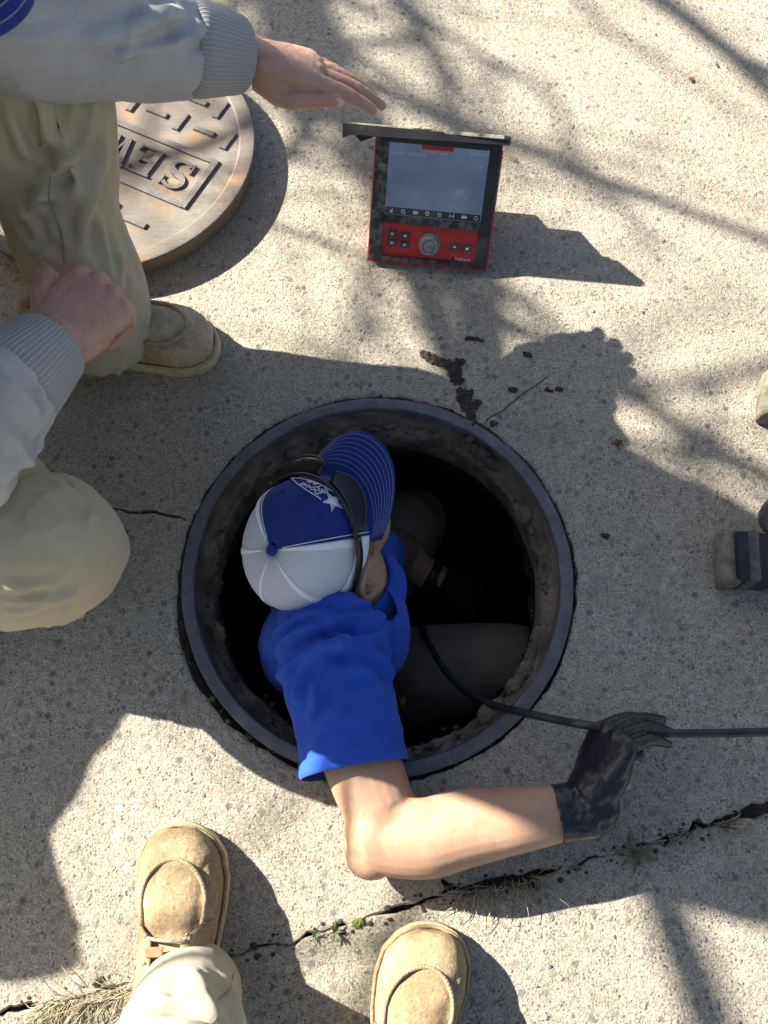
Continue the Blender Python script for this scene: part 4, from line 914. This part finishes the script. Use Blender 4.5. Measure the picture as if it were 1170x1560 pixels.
# star with lettering in its tail, embroidered on the front panels
def SP(x, y, off): return S_(x/.103, .74 - y/.16, off)  # x metres to the wearer's right, y metres up the panel
def emb(lines, wd, off=.003):
    mb = MB()
    for ln in lines: mb.tube([SP(*p, off) for p in ln], wd, 5, 1)
    return mb
sc_ = A(.042, .004); pts5 = []
for k in range(10): a = math.pi/2+.35+k*math.pi/5; q = (.019 if k % 2 == 0 else .0075)*(1.55 if k in (4, ) else 1); pts5.append(sc_+q*A(math.cos(a), math.sin(a)))
pts5.append(pts5[0]); st5 = np.array(pts5)
mb = emb([st5, sc_+(st5-sc_)*.72], .0007); c0 = SP(*sc_, .0028); inn = [SP(*(sc_+(p-sc_)*.55), .0026) for p in st5[:-1]]; mb.add(np.vstack([[c0], inn]), [(0, i+1, (i+1) % 10+1) for i in range(10)])
mb.build('star_emblem', M['thread'], cpA)
glyph = {'G': [[(.8, .8), (.5, 1), (.1, .8), (0, .4), (.3, 0), (.8, .1), (.8, .45), (.5, .45)]], 'O': [[(.4, 0), (0, .5), (.4, 1), (.8, .5), (.4, 0)]], 'D': [[(0, 0), (0, 1), (.6, .8), (.8, .5), (.6, .2), (0, 0)]], 'S': [[(.8, .9), (.3, 1), (0, .75), (.75, .35), (.5, 0), (0, .1)]], 'T': [[(0, 1), (.8, 1)], [(.4, 1), (.4, 0)]], 'A': [[(0, 0), (.4, 1), (.8, 0)], [(.2, .4), (.6, .4)]], 'R': [[(0, 0), (0, 1), (.7, .8), (.6, .5), (0, .45), (.8, 0)]]}
ln_ = []
for row, (word, y0, hgt) in enumerate((('STAR', -.004, .011), ('GOOD', .009, .010))):
    for k, ch in enumerate(word):
        for gl in glyph[ch]:
            q = []
            for (gx, gy) in gl: xx = .026-(k+1-gx)*.0135*(1-.06*k)-.004*row; q.append((xx, y0+gy*hgt*(1-.13*k)+.010*math.sin((.026-xx)*28)*.6))
            ln_.append(q)
tail = [[(.03, .022), (0, .027), (-.03, .020), (-.058, -.002)], [(.026, -.008), (0, -.001), (-.03, .002), (-.058, -.002)]]
ln_ += [[tuple(p) for p in catmull(q, 5)] for q in tail]
emb(ln_, .0007).build('lettering', M['thread'], cpA)
MB().box(S_(math.radians(70), .93, .0034), (.009, .010, .0015), np.array([hf, hu, hr])).build('side_label', M['monred'], cpA)
# sunglasses pushed up on the cap
sg = thing('sunglasses', 'black wraparound sunglasses pushed up over the blue cap brim', 'sunglasses', tuple(bandc))
tt = np.linspace(-118, 118, 60); pth = []
for d_ in tt: t_ = np.interp(abs(d_), [0, 30, 60, 90, 118], [.80, .80, .86, .955, 1.03]); pth.append(S_(math.radians(d_), t_, .0065))
MB().tube(pth, [(.0024, .0052)]*60, 10, 1, ref=hu).build('frame', M['shade'], sg)
for s in (-1, 1):
    g = []
    for a in np.linspace(6, 56, 16):
        q = math.sin(math.pi*(a-4)/54)**.5; b0 = S_(math.radians(s*a), .81, .008); b1 = b0 + hf*(.012*math.cos(math.radians(a))+.014*q) + hr*s*.010*math.sin(math.radians(a)) - hu*.020*q + hu*.004
        g.append([b0*(1-t)+b1*t+ (hf*.003*math.sin(math.pi*t)) for t in np.linspace(0, 1, 7)])
    o = MB().grid(np.array(g)).build('lens', M['lens'], sg); o.modifiers.new('s', 'SOLIDIFY').thickness = .0018
    MB().tube([q[-1] for q in g], .0019, 8, 1).build('lens_rim', M['shade'], sg)
    MB().tube([S_(math.radians(s*58), .86, .009), S_(math.radians(s*75), .905, .010), S_(math.radians(s*92), .96, .009)], [(.003, .0085), (.0028, .007), (.0022, .005)], 10, 5, ref=hu).build('temple', M['shade'], sg)
# polo shirt
hem = at(538, 1163, .055); ad = nrm(hem-shR)
mb = MB()
mb.tube([neck+cu_*.03, neck+A(-.01, -.005, -.02), A(-.070, .290, -.09), A(-.085, .290, -.20), A(-.09, .29, -.40), A(-.09, .29, -.46)], [(.062, .066), (.085, .120), (.108, .165), (.118, .165), (.125, .165), (.12, .16)], 28, 6, ref=A(0, 1, 0))
mb.tube([A(-.07, .30, -.07), shR+A(-.004, .045, -.012), shR+A(-.004, -.01, .0), shR*.4+hem*.6, hem, hem+ad*.012], [(.095, .095), (.084, .080), (.0795, .0745), (.0735, .068), (.0715, .0655), (.071, .065)], 28, 6, ref=A(0, 0, 1))
mb.tube([A(-.06, .33, -.09), shL, A(-.030, .39, -.15), A(-.020, .40, -.22)], [.085, .070, .064, .064], 22, 5)
mb.ell(at(585, 960, -.03), A(.04, .07, .09)); mb.ell(at(455, 990, -.10), A(.06, .075, .13))
qs = remesh(mb, .0034, 10)
qs.disp(.0025*fbm(qs.co*13, 5, 3))
F = lambda *p: [(q[0], q[1]) for q in p]
drape(qs, A(.75, .45, .1), 5, 19, .0055, 3, lambda co: np.clip((co[:, 1]-.14)/.06, 0, 1))
sfolds(qs, ((F((402, 1010), (440, 968), (500, 945), (560, 940), (600, 935)), 0.0150, .008), (F((415, 1040), (450, 1000), (500, 975), (560, 968)), 0.0150, .009), (F((400, 980), (450, 940), (520, 928)), 0.0120, .008),
            (F((440, 1075), (452, 1030), (480, 1000), (530, 985), (575, 990)), 0.0135, .010), (F((490, 935), (520, 955), (525, 985)), 0.0090, .008), (F((480, 1100), (530, 1065), (600, 1050)), 0.0090, .008), (F((460, 1140), (500, 1105), (560, 1075)), 0.0060, .010),
            (F((602, 905), (606, 960), (598, 1010)), 0.0090, .009), (F((560, 985), (590, 1010), (600, 1045)), 0.0105, .009), (F((530, 1005), (565, 1020), (590, 1060)), 0.0060, .010), (F((470, 1030), (475, 1070), (465, 1110)), 0.0060, .010)))
drape(qs, A(.75, .35, .1), 8, 36, .0030, 13)
below = lambda co: ~(((co-(hem+ad*.004))@ad > 0) & (np.linalg.norm(co-hem, axis=1) < .16))
neckcut = lambda co: ~(((co-neck)@cu_ > .016) & (np.linalg.norm(co-neck, axis=1) < .11))
qs.clip(below); qs.clip(neckcut); sho = qs.build('shirt', M['shirt'], pa, .0022)
cuff('sleeve_hem', M['shirt'], sho, [hem-ad*.010, hem-ad*.006, hem+ad*.004, hem+ad*.006], [(.0690, .0630), (.0712, .0650), (.0715, .0652), (.0700, .064)], 48)
# turned collar and sleeve hem
cl = MB(); q = np.linspace(0, 2*math.pi, 48); ca_ = nrm(np.cross(A(0, 1, 0), cu_)); cb_ = np.cross(cu_, ca_); g = []
for rr, zz in ((.060, -.010), (.0625, .016), (.066, .018), (.078, .000), (.084, -.018)): g.append([neck+ca_*rr*math.cos(k)*1.0+cb_*rr*math.sin(k)*1.08+cu_*(zz+.003*math.sin(3*k)) for k in q])
cl.grid(np.array(g), closev=True).build('collar', M['shirt'], sho)
mb = MB(); mb.tube([at(603, 905, .012), at(607, 917, .010), at(603, 925, .008), at(606, 938, .004)], .0010, 6, 4); mb.tube([at(608, 908, .010), at(604, 922, .009)], .0008, 6, 3); mb.build('loose_thread', M['thread'], sho)
# trousers and boots down in the dark
kR = at(775, 1012, -.33); hipR = A(-.04, .215, -.50); kL = at(622, 800, -.42); hipL = A(-.06, .40, -.52)
mb = MB(); mb.tube([A(-.09, .30, -.40), A(-.085, .30, -.52), A(-.07, .30, -.60)], [(.125, .165), (.13, .17), (.10, .15)], 24, 5, ref=A(0, 1, 0))
mb.tube([hipR+A(-.05, .03, 0), hipR+A(.05, .0, .04), (hipR+kR)/2+A(0, 0, .03), kR, kR+A(.012, .0, -.05), kR+A(-.01, .01, -.25), kR+A(-.03, .02, -.53)], [.11, .105, .096, .078, .076, .070, .075], 22, 6)
mb.tube([hipL+A(-.05, 0, 0), (hipL+kL)/2+A(0, 0, .02), kL, kL+A(.01, .01, -.06), kL+A(-.03, -.04, -.44)], [.11, .095, .075, .072, .075], 22, 6)
qp = remesh(mb, .0042, 6); qp.disp(.003*fbm(qp.co*12, 8, 3)); limb_folds(qp, hipR, kR, .10, .08, 14, .006, .012, 3); dk = qp.build('trousers', M['darkpants'], pa)
MB().box(at(612, 1070, -.30)+A(0, 0, .0), (.014, .018, .004), np.array([nrm(A(.5, -.1, .3)), nrm(A(.1, .9, .1)), nrm(A(-.4, 0, .9))])).build('trouser_label', M['red'], dk)
mb = MB(); wb = at(656, 878, -.395); wd_ = nrm(at(672, 886, -.40)-at(640, 868, -.39)); mb.tube([wb-wd_*.009, wb+wd_*.009], .0375, 20, 2); mb.build('wristband', M['monclean'], pa)
def lowboot(k, d):
    n0 = len(pa.children); b = boot(pa, (k[0]+d[0]*.16, k[1]+d[1]*.16), d); return b
for k, d in ((kR, nrm(A(1, .1))), (kL, nrm(A(.8, .5)))):
    b = boot(pa, (k[0]-.03+d[0]*.19-.03, k[1]+d[1]*.19-.02), d); b.location.z += -.93
# black glove on the working hand
X_, Y_, Z_ = frame3(A(.46, .87, .12), A(-.80, .28, .50))
wg = wri+fd*.020
gm = MB(); ho = wg + fd*.012 + A(.0, .014, .006)
hand(gm, ho, X_, Y_, Z_, .93, [(44, 18, 6), (46, 18, 6), (48, 20, 8), (48, 22, 10)], [(.015, .020, -.014), (.045, .034, -.034), (.072, .030, -.052), (.090, .016, -.068)], spread=(.04, .0, -.03, -.06), fat=1.10, wrist=(-.012, 0, 0))
gm.tube([wri-fd*.012, wri+fd*.010, wg+fd*.016, ho+X_*.012, ho+X_*.03], [(.0385, .034), (.037, .0325), (.037, .033), (.036, .028), (.036, .022)], 22, 6, ref=Z_)
qg = remesh(gm, .0018, 5); rg = np.random.default_rng(4); dg_ = np.zeros(len(qg.co))
for k in range(16):
    c_ = wri+fd*rg.uniform(-.004, .05)+A(0, 0, .03); sd = nrm(np.cross(fd, A(0, 0, 1))*rg.choice([-1, 1])+fd*rg.normal(0, .5)); dg_ += fold(qg.co, [c_-sd*.03-A(0, 0, .012), c_, c_+sd*.03-A(0, 0, .012)], rg.uniform(.0012, .0028), rg.uniform(.0022, .004))
qg.disp(dg_+.0006*fbm(qg.co*90, 6, 3)); qg.clip(lambda co: (co-(wri-fd*.008))@fd > 0); glo = qg.build('glove', M['glove'], pa, .0008)

# ------------------------------------------------------------------ the worker crouching on the left
pb = thing('person', 'person in grey sweatshirt and olive khaki trousers crouching beside the manhole', 'person', (-.68, .55, 0))
kneeL = at(64, 150, .40); ankL = A(-.462, .714, .10); hipL2 = A(-.80, .78, .28)
kneeR = at(54, 826, .27); hipR2 = A(-.80, .56, .27); ankR = A(-.80, .32, .10)
elbL = at(5, 28, .52); wrL = at(362, 84, .385); handL = nrm(at(560, 126, .350)-wrL)
elbR = A(-.48, .325, .42); wrR = at(74, 530, .36); shL2 = A(-.60, .88, .75); shR2 = A(-.60, .49, .72); neckB = A(-.52, .68, .79)
hfB = nrm(A(.80, -.42, -.42)); huB = nrm(A(.42, -.10, .90)); huB = nrm(huB-hfB*np.dot(huB, hfB)); hcB = at(45, 45, .77)-hfB*.185+huB*.02
mb = MB(); QB, axB = head_mesh(mb, hcB, hfB, huB)
mb.tube([hcB-huB*.03-hfB*.01, (hcB+neckB)/2-hfB*.02, neckB, neckB-A(.03, 0, .06)], [.06, .058, .062, .08], 20, 5)
mb.tube([neckB, A(-.66, .67, .58), A(-.80, .66, .32)], [(.07, .08), (.10, .15), (.10, .14)], 18, 5, ref=A(0, 1, 0))
mb.tube([neckB-A(.03, -.06, .05), shL2, elbL], [.05, .05, .045], 16, 5); mb.tube([neckB-A(.03, .06, .05), shR2, elbR], [.05, .05, .045], 16, 5)
fl = nrm(wrL-elbL); fr = nrm(wrR-elbR)
mb.tube([elbL, elbL+fl*.08, wrL-fl*.05], [.045, .046, .036], 16, 5); mb.tube([elbR, elbR+fr*.08, wrR-fr*.05], [.045, .046, .036], 16, 5)
qb = remesh(mb, .0045, 4)
hm = MB(); X_ = nrm(handL+A(0, 0, .0)); cd = nrm(A(0, 0, H)-wrL); YL = nrm(cd-X_*np.dot(cd, X_)); Z_ = np.cross(YL, X_)   # left hand seen from its thumb side
tq = math.radians(24); YL, Z_ = YL*math.cos(tq)-Z_*math.sin(tq), Z_*math.cos(tq)+YL*math.sin(tq)
tipsL, thL = hand(hm, wrL+fl*.018, X_, YL, Z_, 1.0, [(8, 8, 4), (9, 9, 4), (10, 10, 5), (12, 10, 5)], [(.016, .018, -.018), (.052, .038, -.026), (.092, .046, -.018), (.127, .044, -.012)], spread=(-.04, 0, .04, .09), wrist=(-.07, 0, 0), fat=1.10)
fm = MB(); X2, Y2, Z2 = frame3(at(150, 455, .34)-wrR, A(.22, -.18, 1)); 
tipsR, thR = hand(fm, wrR+fr*.010, X2, Y2, Z2, 1.08, [(58, 62, 30), (62, 64, 30), (66, 66, 30), (68, 68, 30)], [(.020, .024, -.006), (.050, .050, -.006), (.074, .066, -.014), (.090, .072, -.034)], wrist=(-.05, 0, 0), fat=1.10)
fm.tube([wrR-fr*.05, wrR, wrR+fr*.012+X2*.015], [.034, .033, .032], 18, 5)
qh = remesh(hm, .0016, 4); qh.disp(.0005*fbm(qh.co*120, 4, 3)); qf = remesh(fm, .0016, 4); qf.disp(.0006*fbm(qf.co*120, 7, 3))
qb.join(qh).join(qf).build('body', M['skinpink'], pb)
for b in (-1, 1): MB().ell(QB(.079, b*.031, -.004), .0115, None, 14, 10).build('eye', M['eye'], pb)
nd = nrm(thL[3]-thL[2]); ns = nrm(np.cross(nd, YL)); MB().ell(thL[3]+YL*.0066+nd*.001, A(.0080, .0062, .0020), np.array([nd, ns, np.cross(nd, ns)])).build('nail', M['nail'], pb)
cap(pb, hcB+huB*.012, hfB, huB)
# sweatshirt
mb = MB()
mb.tube([neckB+A(.01, 0, .015), neckB+A(-.04, 0, -.05), A(-.66, .68, .59), A(-.74, .67, .43), A(-.82, .66, .27)], [(.07, .075), (.11, .15), (.135, .19), (.145, .185), (.15, .19)], 28, 6, ref=A(0, 1, 0))
cL0 = wrL-fl*.004; cR0 = wrR-fr*.006
mb.tube([A(-.62, .76, .70), shL2, (shL2+elbL)/2+A(-.01, .01, 0), elbL, elbL+fl*.09, wrL-fl*.10, wrL-fl*.062], [.11, .088, .078, .074, .075, .063, .055], 26, 6)
mb.tube([A(-.62, .60, .68), shR2, (shR2+elbR)/2, elbR, elbR+fr*.08, wrR-fr*.09, wrR-fr*.052], [.11, .088, .078, .072, .070, .062, .053], 26, 6)
qs = remesh(mb, .0036, 8); qs.disp(.003*fbm(qs.co*11, 15, 3))
limb_folds(qs, elbL+fl*.02, wrL-fl*.06, .076, .056, 7, .0055, .010, 6, 1.2); limb_folds(qs, elbR, wrR-fr*.05, .074, .055, 7, .0055, .010, 9, 1.2)
limb_folds(qs, shL2, elbL, .085, .075, 8, .007, .013, 12); limb_folds(qs, shR2, elbR, .085, .075, 8, .007, .013, 14)
drape(qs, fl+A(0, .5, .3), 2.5, 11, .0030, 21)
sfolds(qs, ((F((110, 85), (180, 60), (240, 40), (290, 10)), .010, .010), (F((150, 85), (220, 78), (290, 60), (320, 45)), .009, .008), (F((200, 30), (240, 20), (270, 0)), .006, .010), (F((0, 640), (40, 690), (60, 740)), .010, .009), (F((0, 560), (40, 600), (80, 650)), .008, .009), (F((20, 720), (50, 700), (90, 650)), .008, .009), (F((60, 590), (90, 630), (105, 660)), .007, .008)))
drape(qs, A(.5, .3, .6), 7, 28, .0022, 27); sw = qs.build('sweatshirt', M['hoodie'], pb)
for w0, d_, r0 in ((wrL, fl, .0505), (wrR, fr, .0500)):
    cuff('cuff', M['rib'], sw, [w0-d_*.074, w0-d_*.064, w0-d_*.045, w0-d_*.020, w0+d_*.002, w0+d_*.004], [r0*.98, r0*1.10, r0*1.05, r0*.95, r0*.86, r0*.74], 72)
# trousers
mb = MB(); mb.tube([A(-.86, .67, .40), A(-.84, .67, .26), A(-.80, .67, .17)], [(.15, .185), (.165, .20), (.12, .16)], 24, 5, ref=A(0, 1, 0))
mb.tube([hipL2+A(-.05, -.04, 0), hipL2+A(.08, .03, .03), (hipL2+kneeL)/2+A(0, 0, .015), kneeL+A(-.045, -.015, 0), kneeL+A(.0, .0, -.005), kneeL*.8+ankL*.2, kneeL*.5+ankL*.5+A(-.015, .005, 0), kneeL*.2+ankL*.8, ankL+A(-.012, -.004, -.05)], [.115, .108, .100, .092, .086, .083, .082, .084, .084], 26, 6)
mb.tube([hipR2+A(-.05, .04, 0), hipR2+A(.12, -.02, .02), (hipR2+kneeR)/2+A(0, 0, .01), kneeR+A(-.05, .0, 0), kneeR+A(.008, 0, -.012), kneeR+A(-.02, -.0, -.075), (kneeR+ankR)/2+A(-.02, 0, -.05), ankR], [.120, .116, .110, .102, .088, .080, .078, .072], 26, 6)
qp = remesh(mb, .0040, 10)
drape(qp, nrm(kneeL-ankL), 2.2, 17, .0065, 5, lambda co: np.clip((co[:, 1]-.45)/.1, 0, 1)); drape(qp, A(1, -.35, .2), 3, 14, .0065, 8, lambda co: np.clip((.5-co[:, 1])/.1, 0, 1))
sfolds(qp, ((F((45, 115), (60, 180), (85, 235), (105, 265)), .010, .010), (F((150, 120), (140, 200), (115, 245), (85, 262), (55, 300), (20, 340)), .012, .010), (F((162, 160), (160, 260), (140, 320), (120, 400)), .008, .010),
            (F((125, 105), (118, 170), (105, 225), (95, 250)), .009, .008), (F((10, 160), (40, 230), (85, 260)), .008, .009), (F((40, 285), (80, 282), (130, 250)), -.010, .008), (F((50, 300), (90, 310), (140, 290)), .006, .009), (F((180, 440), (165, 380), (150, 320)), .008, .009), (F((170, 490), (188, 430), (190, 380)), .006, .008),
            (F((10, 350), (50, 385), (100, 400)), .006, .010), (F((15, 310), (40, 340), (50, 370)), .007, .008), (F((70, 720), (120, 755), (152, 800)), .006, .009), (F((0, 938), (60, 930), (125, 900)), .008, .009), (F((0, 905), (50, 905), (105, 893)), .005, .009), (F((110, 735), (140, 760), (160, 800)), .004, .008), (F((0, 925), (40, 922), (90, 915)), .006, .006)))
drape(qp, A(.4, .5, .5), 8, 34, .0024, 17); qp.disp(.0008*fbm(qp.co*24, 3, 3))
tr_ = qp.build('trousers', M['khaki'], pb)
for pl in ([(35, 120, .44), (45, 160, .42), (58, 200, .38), (66, 228, .36)], [(76, 275, .33), (80, 310, .30), (90, 350, .26), (96, 380, .22), (95, 405, .2)]):
    q = np.array(on_surf(qp.co, [(x, y) for x, y, _ in pl]))
    if len(q) > 2: MB().tube(q+A(.0004, -.0004, .0006), .0009, 6, 5).build('seam', M['seam'], tr_)
boot(pb, (-.287, .733), (.996, .075), mats=('bootdirty', 'sole'), side=-1, laces=True)
bR = boot(pb, (-.635, .31), (1, 0), mats=('bootdirty', 'sole'), side=1)

# ------------------------------------------------------------------ the photographer, whose legs show at the bottom edge
pc = thing('person', 'photographer in cream trousers and tan moc-toe boots standing over the joint', 'person', (-.10, -.30, 0))
tL = at(292, 1256, .0); tR = at(648, 1405, .0)
boot(pc, tL[:2], (-.02, 1), side=1); boot(pc, tR[:2], (.16, 1), side=-1)
aL = at(284, 1528, .090); aR = A(.005, -.42, .10); kL2 = A(-.16, -.265, .47); kR2 = A(-.02, -.40, .47); hL = A(-.17, -.36, .88); hR = A(-.02, -.40, .88)
mb = MB(); mb.tube([A(-.09, -.39, 1.0), A(-.09, -.38, .88), A(-.09, -.38, .80)], [(.16, .12), (.185, .13), (.15, .11)], 24, 5, ref=A(0, 1, 0))
mb.tube([aL+A(-.004, .0, -.035), aL+A(0, 0, .0), aL*.6+kL2*.4, kL2, (kL2+hL)/2, hL], [(.060, .066), .063, .070, .086, .10, .11], 26, 6)
mb.tube([aR+A(0, 0, -.035), aR, aR*.6+kR2*.4, kR2, (kR2+hR)/2, hR], [.070, .074, .080, .090, .10, .11], 26, 6)
qp = remesh(mb, .0040, 6); drape(qp, nrm(kL2-aL)+A(.4, 0, 0), 3, 12, .003, 4)
sfolds(qp, ((F((240, 1482), (275, 1468), (325, 1480)), .004, .010), (F((290, 1466), (310, 1500), (335, 1560)), .006, .014), (F((200, 1545), (260, 1548), (340, 1556)), .005, .012), (F((345, 1470), (365, 1510), (372, 1550)), .004, .010), (F((230, 1500), (260, 1510), (300, 1500)), .003, .010)))
drape(qp, A(.6, .2, .6), 8, 34, .0013, 14)
qp.disp(.0012*fbm(qp.co*22, 9, 3)); qp.clip(lambda co: co[:, 2] > .055+.012*fbm(np.c_[co[:, :2]*9, co[:, 2]*0], 3, 2)); tc_ = qp.build('trousers', M['cream'], pc, .003)
for pl in ([(362, 1478), (352, 1495), (340, 1515), (330, 1540), (326, 1558)],):
    q = on_surf(qp.co, pl)
    if len(q) > 2: MB().tube(np.array(q)+A(.0002, .0004, .0006), .0008, 6, 5).build('seam', M['seam'], tc_)
mb = MB(); hfC = nrm(A(.10, .75, -.62)); huC = nrm(A(.05, .60, .75)); huC = nrm(huC-hfC*np.dot(huC, hfC)); hcC = A(-.06, -.26, 1.60)
QC, _ = head_mesh(mb, hcC, hfC, huC); mb.tube([hcC-huC*.05, A(-.08, -.36, 1.46), A(-.09, -.39, 1.36)], [.06, .06, .09], 18, 4); mb.tube([A(-.09, -.39, 1.40), A(-.09, -.40, 1.05)], [(.15, .10), (.13, .09)], 18, 4, ref=A(0, 1, 0))
for s in (-1, 1):
    x = -.07+s*.19; mb.tube([A(-.08+s*.14, -.38, 1.38), A(x, -.38, 1.34), A(x+s*.06, -.30, 1.06), A(s*.085, -.08, 1.17)], [.05, .05, .042, .028], 16, 6)
qb = remesh(mb, .005, 4); hm = MB()
for s in (-1, 1):
    X_ = nrm(A(-s*.25, .86, .30)); Zc = nrm(np.cross(X_, A(0, -.35, .94))*s + A(s*.4, 0, 0)); Zc = nrm(Zc-X_*np.dot(X_, Zc)); Y_ = np.cross(Zc, X_)*s*-1
    hand(hm, A(s*.085, -.085, 1.17), X_, Y_, Zc, .95, [(35, 40, 20)]*4)
qb.join(remesh(hm, .003, 3)).build('body', M['skin'], pc)
mb = MB(); mb.tube([A(-.08, -.36, 1.46), A(-.09, -.39, 1.36), A(-.09, -.40, 1.1), A(-.09, -.39, .93)], [(.08, .08), (.19, .12), (.18, .125), (.18, .13)], 24, 5, ref=A(0, 1, 0))
for s in (-1, 1): x = -.07+s*.19; mb.tube([A(-.08+s*.12, -.38, 1.36), A(x, -.38, 1.34), A(x+s*.06, -.30, 1.06), A(s*.105, -.13, 1.145)], [.075, .07, .06, .045], 18, 6)
qs = remesh(mb, .006, 5); qs.disp(.004*fbm(qs.co*9, 3, 3)); qs.build('sweatshirt', M['hoodie'], pc)
MB().ell(hcC+huC*.03-hfC*.012, A(.104, .084, .100), np.array([hfC, np.cross(hfC, huC), huC])).build('hair', M['hair'], pc)
pv = A(0, math.cos(TH), math.sin(TH)); bk = A(0, -math.sin(TH), math.cos(TH))
ph = thing('phone', 'slim black phone held in the photographer\'s hands', 'phone', tuple(A(0, 0, H)+bk*.012-pv*.05))
MB().box(A(0, 0, H)+bk*.012-pv*.055, (.072, .15, .008), np.array([A(1, 0, 0), pv, bk])).build('phone_body', M['phone'], ph, bevel=.003, auto=.6)

# ------------------------------------------------------------------ unseen colleague added behind the crouching worker to cast shade across the slab
pd = thing('person', 'standing person in grey sweatshirt added out of view to shade the slab', 'person', (-1.22, 1.0, 0))
BP = A(-1.22, 1.0, 0); fd_ = nrm(A(.8, -.6, 0)); sd_ = np.cross(A(0, 0, 1), fd_); W3 = lambda f_, l_, z: BP+fd_*f_+sd_*l_+A(0, 0, z)
for s_ in (-1, 1): boot(pd, tuple(W3(.17, s_*.11, 0)[:2]), fd_[:2], side=s_)
mb = MB(); mb.tube([W3(0, 0, 1.0), W3(0, 0, .9), W3(0, 0, .82)], [(.165, .12), (.18, .13), (.15, .11)], 22, 4, ref=fd_)
for s_ in (-1, 1): mb.tube([W3(0, s_*.11, .05), W3(.01, s_*.11, .3), W3(.02, s_*.105, .5), W3(0, s_*.095, .88)], [.075, .075, .085, .105], 20, 5)
qp = remesh(mb, .006, 5); drape(qp, A(0, 0, 1), 3, 12, .004, 6); qp.build('trousers', M['khaki'], pd)
mb = MB(); hq, _ = head_mesh(mb, W3(.03, 0, 1.63), nrm(fd_-A(0, 0, .5)), nrm(fd_*.5+A(0, 0, 1))); mb.tube([W3(.01, 0, 1.58), W3(0, 0, 1.42)], [.06, .07], 16, 4); mb.tube([W3(0, 0, 1.46), W3(0, 0, 1.0)], [(.15, .10), (.13, .09)], 16, 4, ref=fd_)
for s_ in (-1, 1): mb.tube([W3(0, s_*.14, 1.42), W3(0, s_*.21, 1.38), W3(0, s_*.25, 1.10), W3(.06, s_*.25, .86)], [.05, .048, .042, .030], 14, 5)
qb = remesh(mb, .005, 4); hm = MB()
for s_ in (-1, 1): X_ = nrm(A(0, 0, -1)+fd_*.2); Zc = nrm(sd_*s_-X_*np.dot(X_, sd_*s_)); hand(hm, W3(.06, s_*.25, .855), X_, fd_-X_*np.dot(X_, fd_), Zc, .98, [(20, 25, 12)]*4)
qb.join(remesh(hm, .003, 3)).build('body', M['skin'], pd)
mb = MB(); mb.tube([W3(0, 0, 1.50), W3(0, 0, 1.40), W3(0, 0, 1.15), W3(0, 0, .90)], [(.08, .08), (.20, .125), (.185, .13), (.185, .135)], 24, 5, ref=fd_)
for s_ in (-1, 1): mb.tube([W3(0, s_*.12, 1.40), W3(0, s_*.21, 1.37), W3(0, s_*.255, 1.10), W3(.05, s_*.25, .90)], [.085, .072, .062, .046], 18, 5)
qs = remesh(mb, .006, 5); drape(qs, A(.2, .2, 1), 4, 11, .005, 3); qs.build('sweatshirt', M['hoodie'], pd)
MB().ell(W3(.015, 0, 1.665), A(.104, .084, .098), np.array([fd_, sd_, A(0, 0, 1)])).build('hair', M['hair'], pd)
